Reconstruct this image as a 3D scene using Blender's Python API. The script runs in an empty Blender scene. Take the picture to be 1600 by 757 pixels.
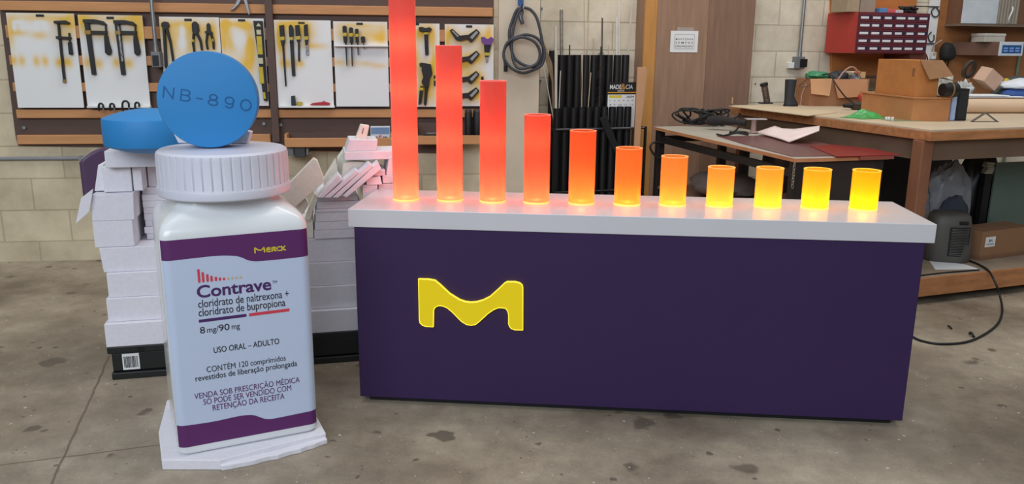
import bpy, math, random
from mathutils import Vector, Matrix, noise
random.seed(7)
scene = bpy.context.scene
col = scene.collection
PI = math.pi

# ------------------------------------------------------------ camera, light, exposure
cam_d = bpy.data.cameras.new('camera'); cam = bpy.data.objects.new('camera', cam_d); col.objects.link(cam)
cam_d.sensor_width = 36.0
cam_d.lens = 1287.7 / 1600 * 36.0
PITCH, ROLL = 0.2355, 0.0092
fw = Vector((0, math.cos(PITCH), -math.sin(PITCH))); up = Vector((0, math.sin(PITCH), math.cos(PITCH))); rt = Vector((1, 0, 0))
cr, sr = math.cos(ROLL), math.sin(ROLL)
r2 = cr * rt + sr * up; u2 = -sr * rt + cr * up
m3 = Matrix((r2, u2, -fw)).transposed()
cam.matrix_world = Matrix.Translation((0, 0, 1.36)) @ m3.to_4x4()
cam_d.clip_start = 0.05
scene.camera = cam

scene.view_settings.view_transform = 'Standard'
scene.view_settings.look = 'None'
scene.view_settings.gamma = 1.0
scene.view_settings.exposure = -0.22
scene.view_settings.use_curve_mapping = False

world = bpy.data.worlds.new('world'); scene.world = world
world.use_nodes = True
wn = world.node_tree.nodes; wl = world.node_tree.links
bg = wn['Background']
geo = wn.new('ShaderNodeTexCoord'); sep = wn.new('ShaderNodeSeparateXYZ'); ramp = wn.new('ShaderNodeValToRGB')
wl.new(geo.outputs['Generated'], sep.inputs[0]); wl.new(sep.outputs['Z'], ramp.inputs[0])
ramp.color_ramp.elements[0].position = 0.0; ramp.color_ramp.elements[0].color = (0.30, 0.29, 0.27, 1)
ramp.color_ramp.elements[1].position = 0.7; ramp.color_ramp.elements[1].color = (0.86, 0.93, 1.0, 1)
wl.new(ramp.outputs[0], bg.inputs[0])
bg.inputs[1].default_value = 0.42

def area(name, loc, target, sx, sy, power, color):
    d = bpy.data.lights.new(name, 'AREA'); d.shape = 'RECTANGLE'; d.size = sx; d.size_y = sy; d.energy = power; d.color = color
    o = bpy.data.objects.new(name, d); col.objects.link(o); o.location = loc
    o.rotation_euler = (Vector(target) - Vector(loc)).to_track_quat('-Z', 'Y').to_euler()
    return o
area('overhead_fill', (-1.0, 3.2, 5.4), (-0.8, 4.6, 0), 6.0, 2.4, 75, (1.0, 0.98, 0.95))  # unseen overhead area light, added for soft daylight from above
area('rear_overhead_fill', (2.2, 4.0, 5.2), (2.0, 6.4, 0.8), 4.5, 1.6, 120, (1.0, 0.96, 0.90))  # second unseen area light, added to brighten the back right
area('front_fill', (-1.8, -3.2, 4.0), (0.2, 4.6, 0.6), 7.0, 2.6, 400, (0.80, 0.90, 1.0))  # unseen frontal area light behind the camera, added to fill the front faces

# ------------------------------------------------------------ helpers
def lin(r, g, b):
    f = lambda c: (c / 255 / 12.92) if c / 255 <= 0.04045 else ((c / 255 + 0.055) / 1.055) ** 2.4
    return (f(r), f(g), f(b), 1.0)

def M(name, rgb, rough=0.5, metal=0.0, var=0.08, scale=9.0, bump=0.0, coat=0.0, spec=0.5, stretch=None):
    m = bpy.data.materials.new(name); m.use_nodes = True
    nt = m.node_tree; n = nt.nodes; l = nt.links; b = n['Principled BSDF']
    c = lin(*rgb)
    b.inputs['Roughness'].default_value = rough; b.inputs['Metallic'].default_value = metal
    b.inputs['Coat Weight'].default_value = coat; b.inputs['Specular IOR Level'].default_value = spec
    tc = n.new('ShaderNodeTexCoord'); mp = n.new('ShaderNodeMapping'); nz = n.new('ShaderNodeTexNoise')
    if stretch: mp.inputs['Scale'].default_value = stretch
    nz.inputs['Scale'].default_value = scale; nz.inputs['Detail'].default_value = 5
    l.new(tc.outputs['Object'], mp.inputs[0]); l.new(mp.outputs[0], nz.inputs['Vector'])
    rp = n.new('ShaderNodeValToRGB')
    rp.color_ramp.elements[0].position = 0.3; rp.color_ramp.elements[1].position = 0.7
    rp.color_ramp.elements[0].color = tuple(x * (1 - var) for x in c[:3]) + (1,)
    rp.color_ramp.elements[1].color = tuple(min(1, x * (1 + var)) for x in c[:3]) + (1,)
    l.new(nz.outputs['Fac'], rp.inputs[0]); l.new(rp.outputs[0], b.inputs['Base Color'])
    if bump:
        bp = n.new('ShaderNodeBump'); bp.inputs['Strength'].default_value = bump; bp.inputs['Distance'].default_value = 0.01
        l.new(nz.outputs['Fac'], bp.inputs['Height']); l.new(bp.outputs[0], b.inputs['Normal'])
    return m

def emit(name, rgb, s):
    m = bpy.data.materials.new(name); m.use_nodes = True
    b = m.node_tree.nodes['Principled BSDF']; c = lin(*rgb)
    b.inputs['Base Color'].default_value = c; b.inputs['Emission Color'].default_value = c; b.inputs['Emission Strength'].default_value = s
    return m

def catmull(pts, n=8, closed=False):
    P = [Vector(p) for p in pts]; out = []; N = len(P)
    for i in range(N if closed else N - 1):
        p1, p2 = P[i], P[(i + 1) % N]
        p0 = P[i - 1] if (closed or i > 0) else p1
        p3 = P[(i + 2) % N] if (closed or i + 2 < N) else p2
        for k in range(n):
            t = k / n
            out.append(0.5 * ((2 * p1) + (p2 - p0) * t + (2 * p0 - 5 * p1 + 4 * p2 - p3) * t * t + (3 * p1 - p0 - 3 * p2 + p3) * t ** 3))
    if not closed: out.append(P[-1])
    return out

class MB:
    def __init__(s): s.v = []; s.f = []
    def add(s, vs, fs):
        k = len(s.v); s.v += [tuple(v) for v in vs]; s.f += [tuple(i + k for i in f) for f in fs]; return s
    def box(s, x0, x1, y0, y1, z0, z1):
        x0, x1 = sorted((x0, x1)); y0, y1 = sorted((y0, y1)); z0, z1 = sorted((z0, z1))
        v = [(x, y, z) for z in (z0, z1) for y in (y0, y1) for x in (x0, x1)]
        return s.add(v, [(0, 2, 3, 1), (4, 5, 7, 6), (0, 1, 5, 4), (2, 6, 7, 3), (0, 4, 6, 2), (1, 3, 7, 5)])
    def obox(s, c, size, rot=(0, 0, 0)):
        from mathutils import Euler
        R = Euler(rot).to_matrix(); c = Vector(c); a, b, d = (x / 2 for x in size)
        v = [c + R @ Vector((x, y, z)) for z in (-d, d) for y in (-b, b) for x in (-a, a)]
        return s.add(v, [(0, 2, 3, 1), (4, 5, 7, 6), (0, 1, 5, 4), (2, 6, 7, 3), (0, 4, 6, 2), (1, 3, 7, 5)])
    def prism(s, pts, y0, y1):                     # outline in x-z, thickness along y
        y0, y1 = sorted((y0, y1)); n = len(pts)
        ar = sum(pts[i][0] * pts[(i + 1) % n][1] - pts[(i + 1) % n][0] * pts[i][1] for i in range(n))
        if ar < 0: pts = pts[::-1]
        v = [(p[0], y0, p[1]) for p in pts] + [(p[0], y1, p[1]) for p in pts]
        f = [tuple(range(n)), tuple(range(2 * n - 1, n - 1, -1))]
        for i in range(n):
            j = (i + 1) % n; f.append((j, i, i + n, j + n))
        return s.add(v, f)
    def prismz(s, pts, z0, z1):
        n = len(pts)
        ar = sum(pts[i][0] * pts[(i + 1) % n][1] - pts[(i + 1) % n][0] * pts[i][1] for i in range(n))
        if ar < 0: pts = pts[::-1]
        v = [(p[0], p[1], z0) for p in pts] + [(p[0], p[1], z1) for p in pts]
        f = [tuple(range(n - 1, -1, -1)), tuple(range(n, 2 * n))]
        for i in range(n):
            j = (i + 1) % n; f.append((i, j, j + n, i + n))
        return s.add(v, f)
    def rings(s, R, cap=True, closed=False):
        n = len(R[0]); v = [p for r in R for p in r]; f = []
        m = len(R)
        for a in range(m if closed else m - 1):
            b = (a + 1) % m
            for i in range(n):
                j = (i + 1) % n; f.append((a * n + i, a * n + j, b * n + j, b * n + i))
        if cap and not closed: f += [tuple(range(n - 1, -1, -1)), tuple(range((m - 1) * n, m * n))]
        return s.add(v, f)
    def tube(s, pts, r, n=10, closed=False, cap=True):
        P = [Vector(p) for p in pts]; R = []; N = len(P)
        rr = r if isinstance(r, (list, tuple)) else [r] * N
        t0 = (P[1] - P[0]).normalized()
        nrm = t0.orthogonal().normalized()
        for i in range(N):
            if closed: t = (P[(i + 1) % N] - P[i - 1])
            else: t = P[min(i + 1, N - 1)] - P[max(i - 1, 0)]
            t = t.normalized() if t.length > 1e-9 else t0
            nrm = nrm - t * nrm.dot(t)
            nrm = nrm.normalized() if nrm.length > 1e-6 else t.orthogonal().normalized()
            bn = t.cross(nrm)
            R.append([P[i] + (nrm * math.cos(2 * PI * k / n) + bn * math.sin(2 * PI * k / n)) * rr[i] for k in range(n)])
        return s.rings(R, cap, closed)
    def cyl(s, p, q, r, r1=None, n=20):
        return s.tube([p, q], [r, r if r1 is None else r1], n)
    def lathe(s, prof, c=(0, 0, 0), n=32, cap=True):
        R = [[(c[0] + r * math.cos(2 * PI * k / n), c[1] + r * math.sin(2 * PI * k / n), c[2] + z) for k in range(n)] for r, z in prof]
        return s.rings(R, cap)
    def grid(s, fn, nu, nv):
        v = [fn(i / nu, j / nv) for j in range(nv + 1) for i in range(nu + 1)]
        f = [(j * (nu + 1) + i, j * (nu + 1) + i + 1, (j + 1) * (nu + 1) + i + 1, (j + 1) * (nu + 1) + i) for j in range(nv) for i in range(nu)]
        return s.add(v, f)
    def xf(s, mtx):
        s.v = [tuple(mtx @ Vector(v)) for v in s.v]; return s

def blob(mb, c, rad, seed=0, amp=0.25, freq=2.0, n=20, m=12, flat=None):      # a lumpy soft body
    R = []
    for j in range(1, m):
        th = PI * j / m - PI / 2
        ring = []
        for i in range(n):
            ph = 2 * PI * i / n
            d = Vector((math.cos(th) * math.cos(ph), math.cos(th) * math.sin(ph), math.sin(th)))
            k = 1 + amp * noise.noise(d * freq + Vector((seed * 7.1, 0, 0))) + amp * .5 * noise.noise(d * freq * 2.7 + Vector((0, seed * 3.3, 0)))
            p = Vector((c[0] + d.x * rad[0] * k, c[1] + d.y * rad[1] * k, c[2] + d.z * rad[2] * k))
            if flat is not None: p.z = max(p.z, flat)
            ring.append(p)
        R.append(ring)
    return mb.rings(R)

FRAMES = {'W': ((0.000,5.416,0.000), 0.1272), 'B': ((2.270,6.750,0.000), 0.2800), 'P': ((-1.648,3.160,-0.000), 0.2359), 'K': ((-1.080,2.451,0.000), 0.4532), 'Q': ((-0.584,2.971,0.000), -0.0858), 'T': ((2.160,4.280,0.000), 0.3400), 'S': ((1.407,4.087,0.000), 0.2700), 'G': ((0, 0, 0), 0.0)}

AUTO = None
class Thing:
    """A top-level object: an Empty with parts, or (solo) one mesh."""
    def __init__(s, name, label, cat, frame='G', at=(0, 0, 0), group=None, kind=None):
        s.name, s.label, s.cat, s.group, s.kind = name, label, cat, group, kind
        s.fr = FRAMES[frame] if isinstance(frame, str) else frame
        s.at = None if at is None else Vector(at); s.root = None
    def _auto(s, mb):
        if s.at is None:
            lo = [min(v[i] for v in mb.v) for i in range(3)]; hi = [max(v[i] for v in mb.v) for i in range(3)]
            s.at = Vector(((lo[0] + hi[0]) / 2, (lo[1] + hi[1]) / 2, lo[2]))
    def _tag(s, o):
        O, yaw = s.fr
        o.matrix_world = Matrix.Translation(O) @ Matrix.Rotation(yaw, 4, 'Z') @ Matrix.Translation(s.at)
        if s.kind != 'structure':
            o['label'] = s.label; o['category'] = s.cat
        elif s.label:
            o['label'] = s.label; o['category'] = s.cat
        if s.group: o['group'] = s.group
        if s.kind: o['kind'] = s.kind
        s.root = o
    def mesh(s, name, mb, mat, bevel=0.0, smooth=None, seg=2, subsurf=0):
        s._auto(mb)
        me = bpy.data.meshes.new(name)
        me.from_pydata([tuple(Vector(v) - s.at) for v in mb.v], [], mb.f)
        me.validate()
        mats = mat if isinstance(mat, (list, tuple)) else [mat]
        for x in mats: me.materials.append(x)
        if smooth is not None:
            me.shade_smooth()
            try: me.set_sharp_from_angle(angle=math.radians(smooth))
            except Exception: pass
        o = bpy.data.objects.new(name, me); col.objects.link(o)
        if bevel:
            b = o.modifiers.new('edge', 'BEVEL'); b.width = bevel; b.segments = seg; b.limit_method = 'ANGLE'; b.angle_limit = math.radians(35)
        if subsurf:
            b = o.modifiers.new('soft', 'SUBSURF'); b.levels = subsurf; b.render_levels = subsurf
        return o
    def solo(s, mb, mat, **k):
        o = s.mesh(s.name, mb, mat, **k); s._tag(o); return o
    def part(s, name, mb, mat, parent=None, label=None, **k):
        s._auto(mb)
        if s.root is None:
            e = bpy.data.objects.new(s.name, None); e.empty_display_size = 0.1; col.objects.link(e); s._tag(e)
        o = s.mesh(name, mb, mat, **k); o.parent = parent or s.root
        if label: o['label'] = label
        return o

_fc = {}
def text_mb(body, u0, u1, base, cap, y, bold=0.0, mb=None, rot=0.0, shear=0.0):
    """Lettering in the x-z plane at depth y, fitted to the width u0..u1 with capital height cap."""
    def raw(t, b):
        cu = bpy.data.curves.new('letters', 'FONT'); cu.body = t; cu.size = 1.0; cu.resolution_u = 4; cu.offset = b; cu.shear = shear
        o = bpy.data.objects.new('letters', cu); col.objects.link(o)
        dg = bpy.context.evaluated_depsgraph_get(); dg.update()
        me = bpy.data.meshes.new_from_object(o.evaluated_get(dg))
        vs = [v.co.copy() for v in me.vertices]; fs = [tuple(p.vertices) for p in me.polygons]
        bpy.data.objects.remove(o); bpy.data.curves.remove(cu); bpy.data.meshes.remove(me)
        return vs, fs
    if 'H' not in _fc: _fc['H'] = max(v.y for v in raw('H', 0)[0])
    vs, fs = raw(body, bold)
    x0 = min(v.x for v in vs); x1 = max(v.x for v in vs)
    sx = (u1 - u0) / (x1 - x0); sz = cap / _fc['H']
    mb = mb or MB()
    c, sn = math.cos(rot), math.sin(rot)
    out = []
    for v in vs:
        a, b = (v.x - x0) * sx, v.y * sz
        out.append((u0 + a * c - b * sn, y, base + a * sn + b * c))
    return mb.add(out, fs)

def strokes_mb(lines, w, y, mb=None):
    """Flat pen strokes (x-z) with round ends."""
    mb = mb or MB()
    for ln in lines:
        for a, b in zip(ln[:-1], ln[1:]):
            a = Vector((a[0], a[1])); b = Vector((b[0], b[1])); d = b - a
            if d.length < 1e-7: continue
            ang = math.atan2(d.y, d.x); pts = []
            for k in range(9):
                t = ang - PI / 2 + PI * k / 8; pts.append((b.x + math.cos(t) * w / 2, b.y + math.sin(t) * w / 2))
            for k in range(9):
                t = ang + PI / 2 + PI * k / 8; pts.append((a.x + math.cos(t) * w / 2, a.y + math.sin(t) * w / 2))
            mb.add([(p[0], y, p[1]) for p in pts], [tuple(range(len(pts)))])
    return mb

# ------------------------------------------------------------ materials
foam_w = M('white_foam', (226, 223, 230), 0.85, var=0.03, scale=60, bump=0.15)
foam_c = M('cream_foam', (232, 228, 214), 0.85, var=0.04, scale=60, bump=0.15)
mdf = M('tan_wood_rail', (196, 140, 92), 0.7, var=0.10, scale=6, stretch=(0.6, 4, 6))
brown = M('dark_brown_board', (88, 66, 58), 0.6, var=0.06)
steel = M('galvanised_steel', (160, 165, 168), 0.35, metal=0.8, var=0.08)
blackm = M('black_tool_metal', (22, 20, 22), 0.5, var=0.12, scale=30)
blackp = M('black_plastic', (18, 18, 20), 0.55, var=0.1)
yellowp = M('yellow_tape', (196, 170, 52), 0.6, var=0.12, scale=40)
whitep = M('white_paper', (232, 232, 232), 0.8, var=0.02)
card = M('cardboard', (184, 128, 80), 0.85, var=0.07, scale=14, bump=0.05)
card_d = M('cardboard_inside', (150, 110, 76), 0.9, var=0.08, scale=14)
greyp = M('grey_plastic', (120, 120, 122), 0.5)
blackr = M('black_rubber', (44, 46, 52), 0.6, var=0.1)
inkd = M('dark_ink', (24, 22, 30), 0.7, var=0.0)
purple_ink = M('purple_print', (92, 36, 98), 0.55, var=0.03)
violet_ink = M('violet_print', (74, 34, 98), 0.6, var=0.0)
red_ink = M('red_print', (214, 62, 78), 0.6, var=0.0)
tan_ink = M('tan_print', (206, 178, 138), 0.6, var=0.0)
gold_ink = M('yellow_print', (226, 202, 62), 0.6, var=0.0)
wood_lt = M('bench_wood', (200, 164, 118), 0.7, var=0.12, scale=5, stretch=(1, 6, 6))
wood_or = M('worn_orange_wood', (176, 118, 74), 0.75, var=0.22, scale=7, stretch=(1.2, 5, 5))
red_metal = M('red_painted_steel', (184, 62, 52), 0.5, var=0.06)

# ------------------------------------------------------------ the setting
def block_mat(name, rgb, mortar, var=0.1, hoff=0.074):
    m = bpy.data.materials.new(name); m.use_nodes = True
    nt = m.node_tree; n = nt.nodes; l = nt.links; b = n['Principled BSDF']; b.inputs['Roughness'].default_value = 0.85
    tc = n.new('ShaderNodeTexCoord'); sp = n.new('ShaderNodeSeparateXYZ'); cb = n.new('ShaderNodeCombineXYZ')
    l.new(tc.outputs['Object'], sp.inputs[0]); l.new(sp.outputs['X'], cb.inputs[0])
    ad = n.new('ShaderNodeMath'); ad.operation = 'ADD'; ad.inputs[1].default_value = hoff
    l.new(sp.outputs['Z'], ad.inputs[0]); l.new(ad.outputs[0], cb.inputs[1])
    br = n.new('ShaderNodeTexBrick'); l.new(cb.outputs[0], br.inputs['Vector'])
    br.inputs['Scale'].default_value = 1.0; br.inputs['Brick Width'].default_value = 0.4; br.inputs['Row Height'].default_value = 0.2
    br.inputs['Mortar Size'].default_value = 0.005; br.inputs['Mortar Smooth'].default_value = 0.3
    c = lin(*rgb)
    br.inputs['Color1'].default_value = tuple(x * (1 - var) for x in c[:3]) + (1,); br.inputs['Color2'].default_value = tuple(x * (1 + var) for x in c[:3]) + (1,)
    br.inputs['Mortar'].default_value = lin(*mortar)
    nz = n.new('ShaderNodeTexNoise'); nz.inputs['Scale'].default_value = 3.5; nz.inputs['Detail'].default_value = 8; nz.inputs['Roughness'].default_value = 0.65
    l.new(tc.outputs['Object'], nz.inputs['Vector'])
    rp = n.new('ShaderNodeValToRGB'); rp.color_ramp.elements[0].color = (0.78, 0.76, 0.73, 1); rp.color_ramp.elements[1].color = (1.1, 1.1, 1.1, 1)
    rp.color_ramp.elements[0].position = 0.3; rp.color_ramp.elements[1].position = 0.62
    l.new(nz.outputs['Fac'], rp.inputs[0])
    mx = n.new('ShaderNodeMix'); mx.data_type = 'RGBA'; mx.blend_type = 'MULTIPLY'; mx.inputs[0].default_value = 1.0
    l.new(br.outputs['Color'], mx.inputs[6]); l.new(rp.outputs[0], mx.inputs[7]); l.new(mx.outputs[2], b.inputs['Base Color'])
    bp = n.new('ShaderNodeBump'); bp.inputs['Strength'].default_value = 0.5; bp.inputs['Distance'].default_value = 0.006
    n2 = n.new('ShaderNodeTexNoise'); n2.inputs['Scale'].default_value = 120; l.new(tc.outputs['Object'], n2.inputs['Vector'])
    m2 = n.new('ShaderNodeMath'); m2.operation = 'MULTIPLY_ADD'; m2.inputs[1].default_value = 0.15
    inv = n.new('ShaderNodeMath'); inv.operation = 'SUBTRACT'; inv.inputs[0].default_value = 1.0
    l.new(br.outputs['Fac'], inv.inputs[1]); l.new(n2.outputs['Fac'], m2.inputs[0]); l.new(inv.outputs[0], m2.inputs[2])
    l.new(m2.outputs[0], bp.inputs['Height']); l.new(bp.outputs[0], b.inputs['Normal'])
    return m

def floor_mat():
    m = bpy.data.materials.new('stained_concrete'); m.use_nodes = True
    nt = m.node_tree; n = nt.nodes; l = nt.links; b = n['Principled BSDF']
    tc = n.new('ShaderNodeTexCoord')
    def noise_(sc, det=6, ro=0.6):
        x = n.new('ShaderNodeTexNoise'); x.inputs['Scale'].default_value = sc; x.inputs['Detail'].default_value = det; x.inputs['Roughness'].default_value = ro
        l.new(tc.outputs['Object'], x.inputs['Vector']); return x.outputs['Fac']
    def ramp_(src, a, b_, ca, cb):
        r = n.new('ShaderNodeValToRGB'); r.color_ramp.elements[0].position = a; r.color_ramp.elements[1].position = b_
        r.color_ramp.elements[0].color = ca; r.color_ramp.elements[1].color = cb; l.new(src, r.inputs[0]); return r.outputs[0]
    def mix(a, b_, fac, mode='MIX'):
        x = n.new('ShaderNodeMix'); x.data_type = 'RGBA'; x.blend_type = mode
        if isinstance(fac, float): x.inputs[0].default_value = fac
        else: l.new(fac, x.inputs[0])
        for v, i in ((a, 6), (b_, 7)):
            if isinstance(v, tuple): x.inputs[i].default_value = v
            else: l.new(v, x.inputs[i])
        return x.outputs[2]
    def math_(op, a, b_=None, c=None):
        x = n.new('ShaderNodeMath'); x.operation = op
        for v, i in ((a, 0), (b_, 1), (c, 2)):
            if v is None: continue
            if isinstance(v, (int, float)): x.inputs[i].default_value = v
            else: l.new(v, x.inputs[i])
        return x.outputs[0]
    base = ramp_(noise_(1.3, 9, 0.62), 0.34, 0.66, lin(118, 104, 88), lin(180, 166, 146))
    base = mix(base, ramp_(noise_(9, 8, 0.7), 0.35, 0.65, (0.82, 0.82, 0.82, 1), (1.1, 1.1, 1.09, 1)), 1.0, 'MULTIPLY')
    base = mix(base, ramp_(noise_(90, 4, 0.7), 0.3, 0.7, (0.88, 0.88, 0.88, 1), (1.08, 1.08, 1.08, 1)), 1.0, 'MULTIPLY')
    # dark round drips and pale paint chips
    def spots(scale, thr, soft, density):
        vo = n.new('ShaderNodeTexVoronoi'); vo.inputs['Scale'].default_value = scale; vo.inputs['Randomness'].default_value = 1.0
        wp = n.new('ShaderNodeTexNoise'); wp.inputs['Scale'].default_value = scale * 2.2
        l.new(tc.outputs['Object'], wp.inputs['Vector'])
        va = n.new('ShaderNodeVectorMath'); va.operation = 'MULTIPLY_ADD'; va.inputs[1].default_value = (0.5 / scale,) * 3
        l.new(wp.outputs['Color'], va.inputs[0]); l.new(tc.outputs['Object'], va.inputs[2])
        l.new(va.outputs[0], vo.inputs['Vector'])
        s2 = n.new('ShaderNodeSeparateColor'); l.new(vo.outputs['Color'], s2.inputs[0])
        rad = math_('MULTIPLY', s2.outputs['Red'], thr)
        inside = n.new('ShaderNodeMapRange'); inside.interpolation_type = 'SMOOTHSTEP'
        dif = math_('SUBTRACT', rad, vo.outputs['Distance']); l.new(dif, inside.inputs[0])
        inside.inputs[1].default_value = 0.0; inside.inputs[2].default_value = soft
        keep = math_('LESS_THAN', s2.outputs['Green'], density)
        return math_('MULTIPLY', inside.outputs[0], keep)
    base = mix(base, lin(104, 92, 80), math_('MULTIPLY', ramp_(noise_(0.9, 7, 0.6), 0.52, 0.68, (0, 0, 0, 1), (1, 1, 1, 1)), 0.55))
    base = mix(base, lin(84, 74, 64), math_('MULTIPLY', spots(3.2, 0.26, 0.07, 0.35), 0.7))
    base = mix(base, lin(84, 74, 64), math_('MULTIPLY', spots(5.5, 0.30, 0.06, 0.30), 0.75))
    base = mix(base, lin(74, 66, 58), math_('MULTIPLY', spots(17, 0.26, 0.05, 0.34), 0.7))
    base = mix(base, lin(60, 52, 46), math_('MULTIPLY', spots(46, 0.22, 0.05, 0.13), 0.8))
    base = mix(base, lin(214, 208, 196), math_('MULTIPLY', spots(30, 0.20, 0.04, 0.14), 0.7))
    base = mix(base, lin(224, 220, 210), math_('MULTIPLY', spots(70, 0.24, 0.05, 0.10), 0.8))
    # expansion joints
    sp = n.new('ShaderNodeSeparateXYZ'); l.new(tc.outputs['Object'], sp.inputs[0])
    wob = math_('MULTIPLY_ADD', noise_(7, 5), 0.02, -0.01)
    for (x0, y0), (x1, y1), w in JOINTS:
        dx, dy = x1 - x0, y1 - y0; L = math.hypot(dx, dy); nx, ny = -dy / L, dx / L
        d = math_('ADD', math_('MULTIPLY_ADD', sp.outputs['X'], nx, -(x0 * nx + y0 * ny)), math_('MULTIPLY', sp.outputs['Y'], ny))
        d = math_('ABSOLUTE', math_('ADD', d, wob))
        t = math_('ADD', math_('MULTIPLY_ADD', sp.outputs['X'], dx / L, -(x0 * dx + y0 * dy) / L), math_('MULTIPLY', sp.outputs['Y'], dy / L))
        k = math_('MULTIPLY', math_('LESS_THAN', d, w), math_('MULTIPLY', math_('GREATER_THAN', t, 0.0), math_('LESS_THAN', t, L)))
        base = mix(base, lin(92, 76, 66), math_('MULTIPLY', k, 0.7))
    l.new(base, b.inputs['Base Color'])
    ro = n.new('ShaderNodeMapRange'); l.new(noise_(4, 5), ro.inputs[0]); ro.inputs[3].default_value = 0.34; ro.inputs[4].default_value = 0.62
    l.new(ro.outputs[0], b.inputs['Roughness']); b.inputs['Specular IOR Level'].default_value = 0.4
    bp = n.new('ShaderNodeBump'); bp.inputs['Strength'].default_value = 0.2; bp.inputs['Distance'].default_value = 0.004
    l.new(noise_(60, 6, 0.7), bp.inputs['Height']); l.new(bp.outputs[0], b.inputs['Normal'])
    return m

def xy(x, y, z): return (x, y)
JOINTS = [(xy(-1.783,3.444,0.000), xy(-1.396,2.186,0.000), 0.0045), (xy(-1.743,2.433,0.000), xy(-1.189,2.616,0.000), 0.004), (xy(-1.783,3.444,0.000), xy(-2.102,4.740,0.000), 0.004)]

wallA_m = block_mat('painted_block_wall', (206, 192, 164), (184, 170, 142))
wallB_m = block_mat('pale_block_wall', (222, 212, 192), (190, 178, 156), hoff=0.0755)
t = Thing('floor', None, None, kind='structure'); t.solo(MB().box(-6.5, 6.5, -4.5, 9.5, -0.1, 0), floor_mat())
t = Thing('wall_left', None, None, 'W', kind='structure')
pu = -0.102,1.238
pe = 0.164,1.239
t.solo(MB().box(-4.2, pu[0], 0, 0.2, 0, 3.4), wallA_m)
t = Thing('wall_pillar', None, None, 'W', kind='structure')
t.solo(MB().box(pu[0], pe[0], -0.03, 1.0, 0, 3.4), M('concrete_pillar', (206, 192, 170), 0.85, var=0.07, scale=5, bump=0.1), bevel=0.006)
t = Thing('wall_back', None, None, 'B', kind='structure')
t.solo(MB().box(-2.6, 4.3, 0, 0.2, 0, 3.4), wallB_m)

# ------------------------------------------------------------ the counter
def Q(*a): return a
CW, CD = 2.033, 0.431
cnt = Thing('display_counter', 'long purple display counter with a white top and a yellow M emblem', 'counter', 'Q', at=(1.0165, 0.2, 0))
purple_lam = M('purple_laminate', (54, 35, 76), 0.5, var=0.03, scale=3, spec=0.3)
white_lam = M('white_laminate', (208, 206, 210), 0.24, var=0.02, scale=4)
cnt.part('body', MB().box(0, CW, 0.0, CD - 0.05, 0.025, 0.700), purple_lam, bevel=0.002)
cnt.part('plinth', MB().box(0.03, CW - 0.03, 0.03, CD - 0.08, 0.0, 0.025), blackp)
cnt.part('top', MB().box(-0.019, CW + 0.029, -0.006, CD - 0.006, 0.700, 0.767), white_lam, bevel=0.002)
mo = [(0.241,0.510),(0.278,0.510),(0.303,0.506),(0.322,0.490),(0.357,0.457),(0.393,0.435),(0.415,0.428),(0.437,0.426),(0.459,0.429),(0.481,0.436),(0.508,0.451),(0.543,0.485),(0.562,0.505),(0.571,0.510),(0.599,0.511),(0.617,0.507),(0.626,0.499),(0.628,0.488),(0.630,0.327),(0.601,0.327),(0.588,0.331),(0.581,0.340),(0.578,0.350),(0.578,0.382),(0.576,0.394),(0.571,0.404),(0.564,0.410),(0.556,0.411),(0.539,0.411),(0.521,0.403),(0.499,0.386),(0.468,0.355),(0.453,0.342),(0.437,0.338),(0.419,0.341),(0.401,0.352),(0.366,0.388),(0.348,0.403),(0.330,0.410),(0.317,0.411),(0.306,0.407),(0.298,0.399),(0.294,0.388),(0.294,0.376),(0.293,0.326),(0.266,0.327),(0.253,0.331),(0.244,0.340),(0.242,0.354)]
def grow(pts, d):
    n = len(pts); out = []
    ar = sum(pts[i][0] * pts[(i + 1) % n][1] - pts[(i + 1) % n][0] * pts[i][1] for i in range(n)); sg = 1 if ar > 0 else -1
    for i in range(n):
        a, b, c = Vector(pts[i - 1]), Vector(pts[i]), Vector(pts[(i + 1) % n])
        t = ((b - a).normalized() + (c - b).normalized()).normalized(); out.append((b.x + sg * t.y * d, b.y - sg * t.x * d))
    return out
def m_emblem_mat():
    m = emit('lit_yellow_acrylic', (226, 198, 10), 0.30)
    m.node_tree.nodes['Principled BSDF'].inputs['Roughness'].default_value = 0.25
    return m
emb = cnt.part('emblem', MB().prism(mo, -0.014, -0.003), m_emblem_mat(), label='backlit yellow M emblem', bevel=0.0015)
ring = MB(); g2 = grow(mo, 0.0022); k = len(mo)
for i in range(k):
    j = (i + 1) % k
    ring.add([(mo[i][0], -0.0146, mo[i][1]), (mo[j][0], -0.0146, mo[j][1]), (g2[j][0], -0.0146, g2[j][1]), (g2[i][0], -0.0146, g2[i][1]),
              (mo[i][0], -0.003, mo[i][1]), (mo[j][0], -0.003, mo[j][1]), (g2[j][0], -0.003, g2[j][1]), (g2[i][0], -0.003, g2[i][1])],
             [(0, 1, 2, 3), (3, 2, 6, 7), (0, 3, 7, 4), (1, 0, 4, 5), (2, 1, 5, 6)])
cnt.part('emblem_edge', ring, emit('bright_emblem_edge', (255, 236, 70), 0.75), parent=emb)

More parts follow.
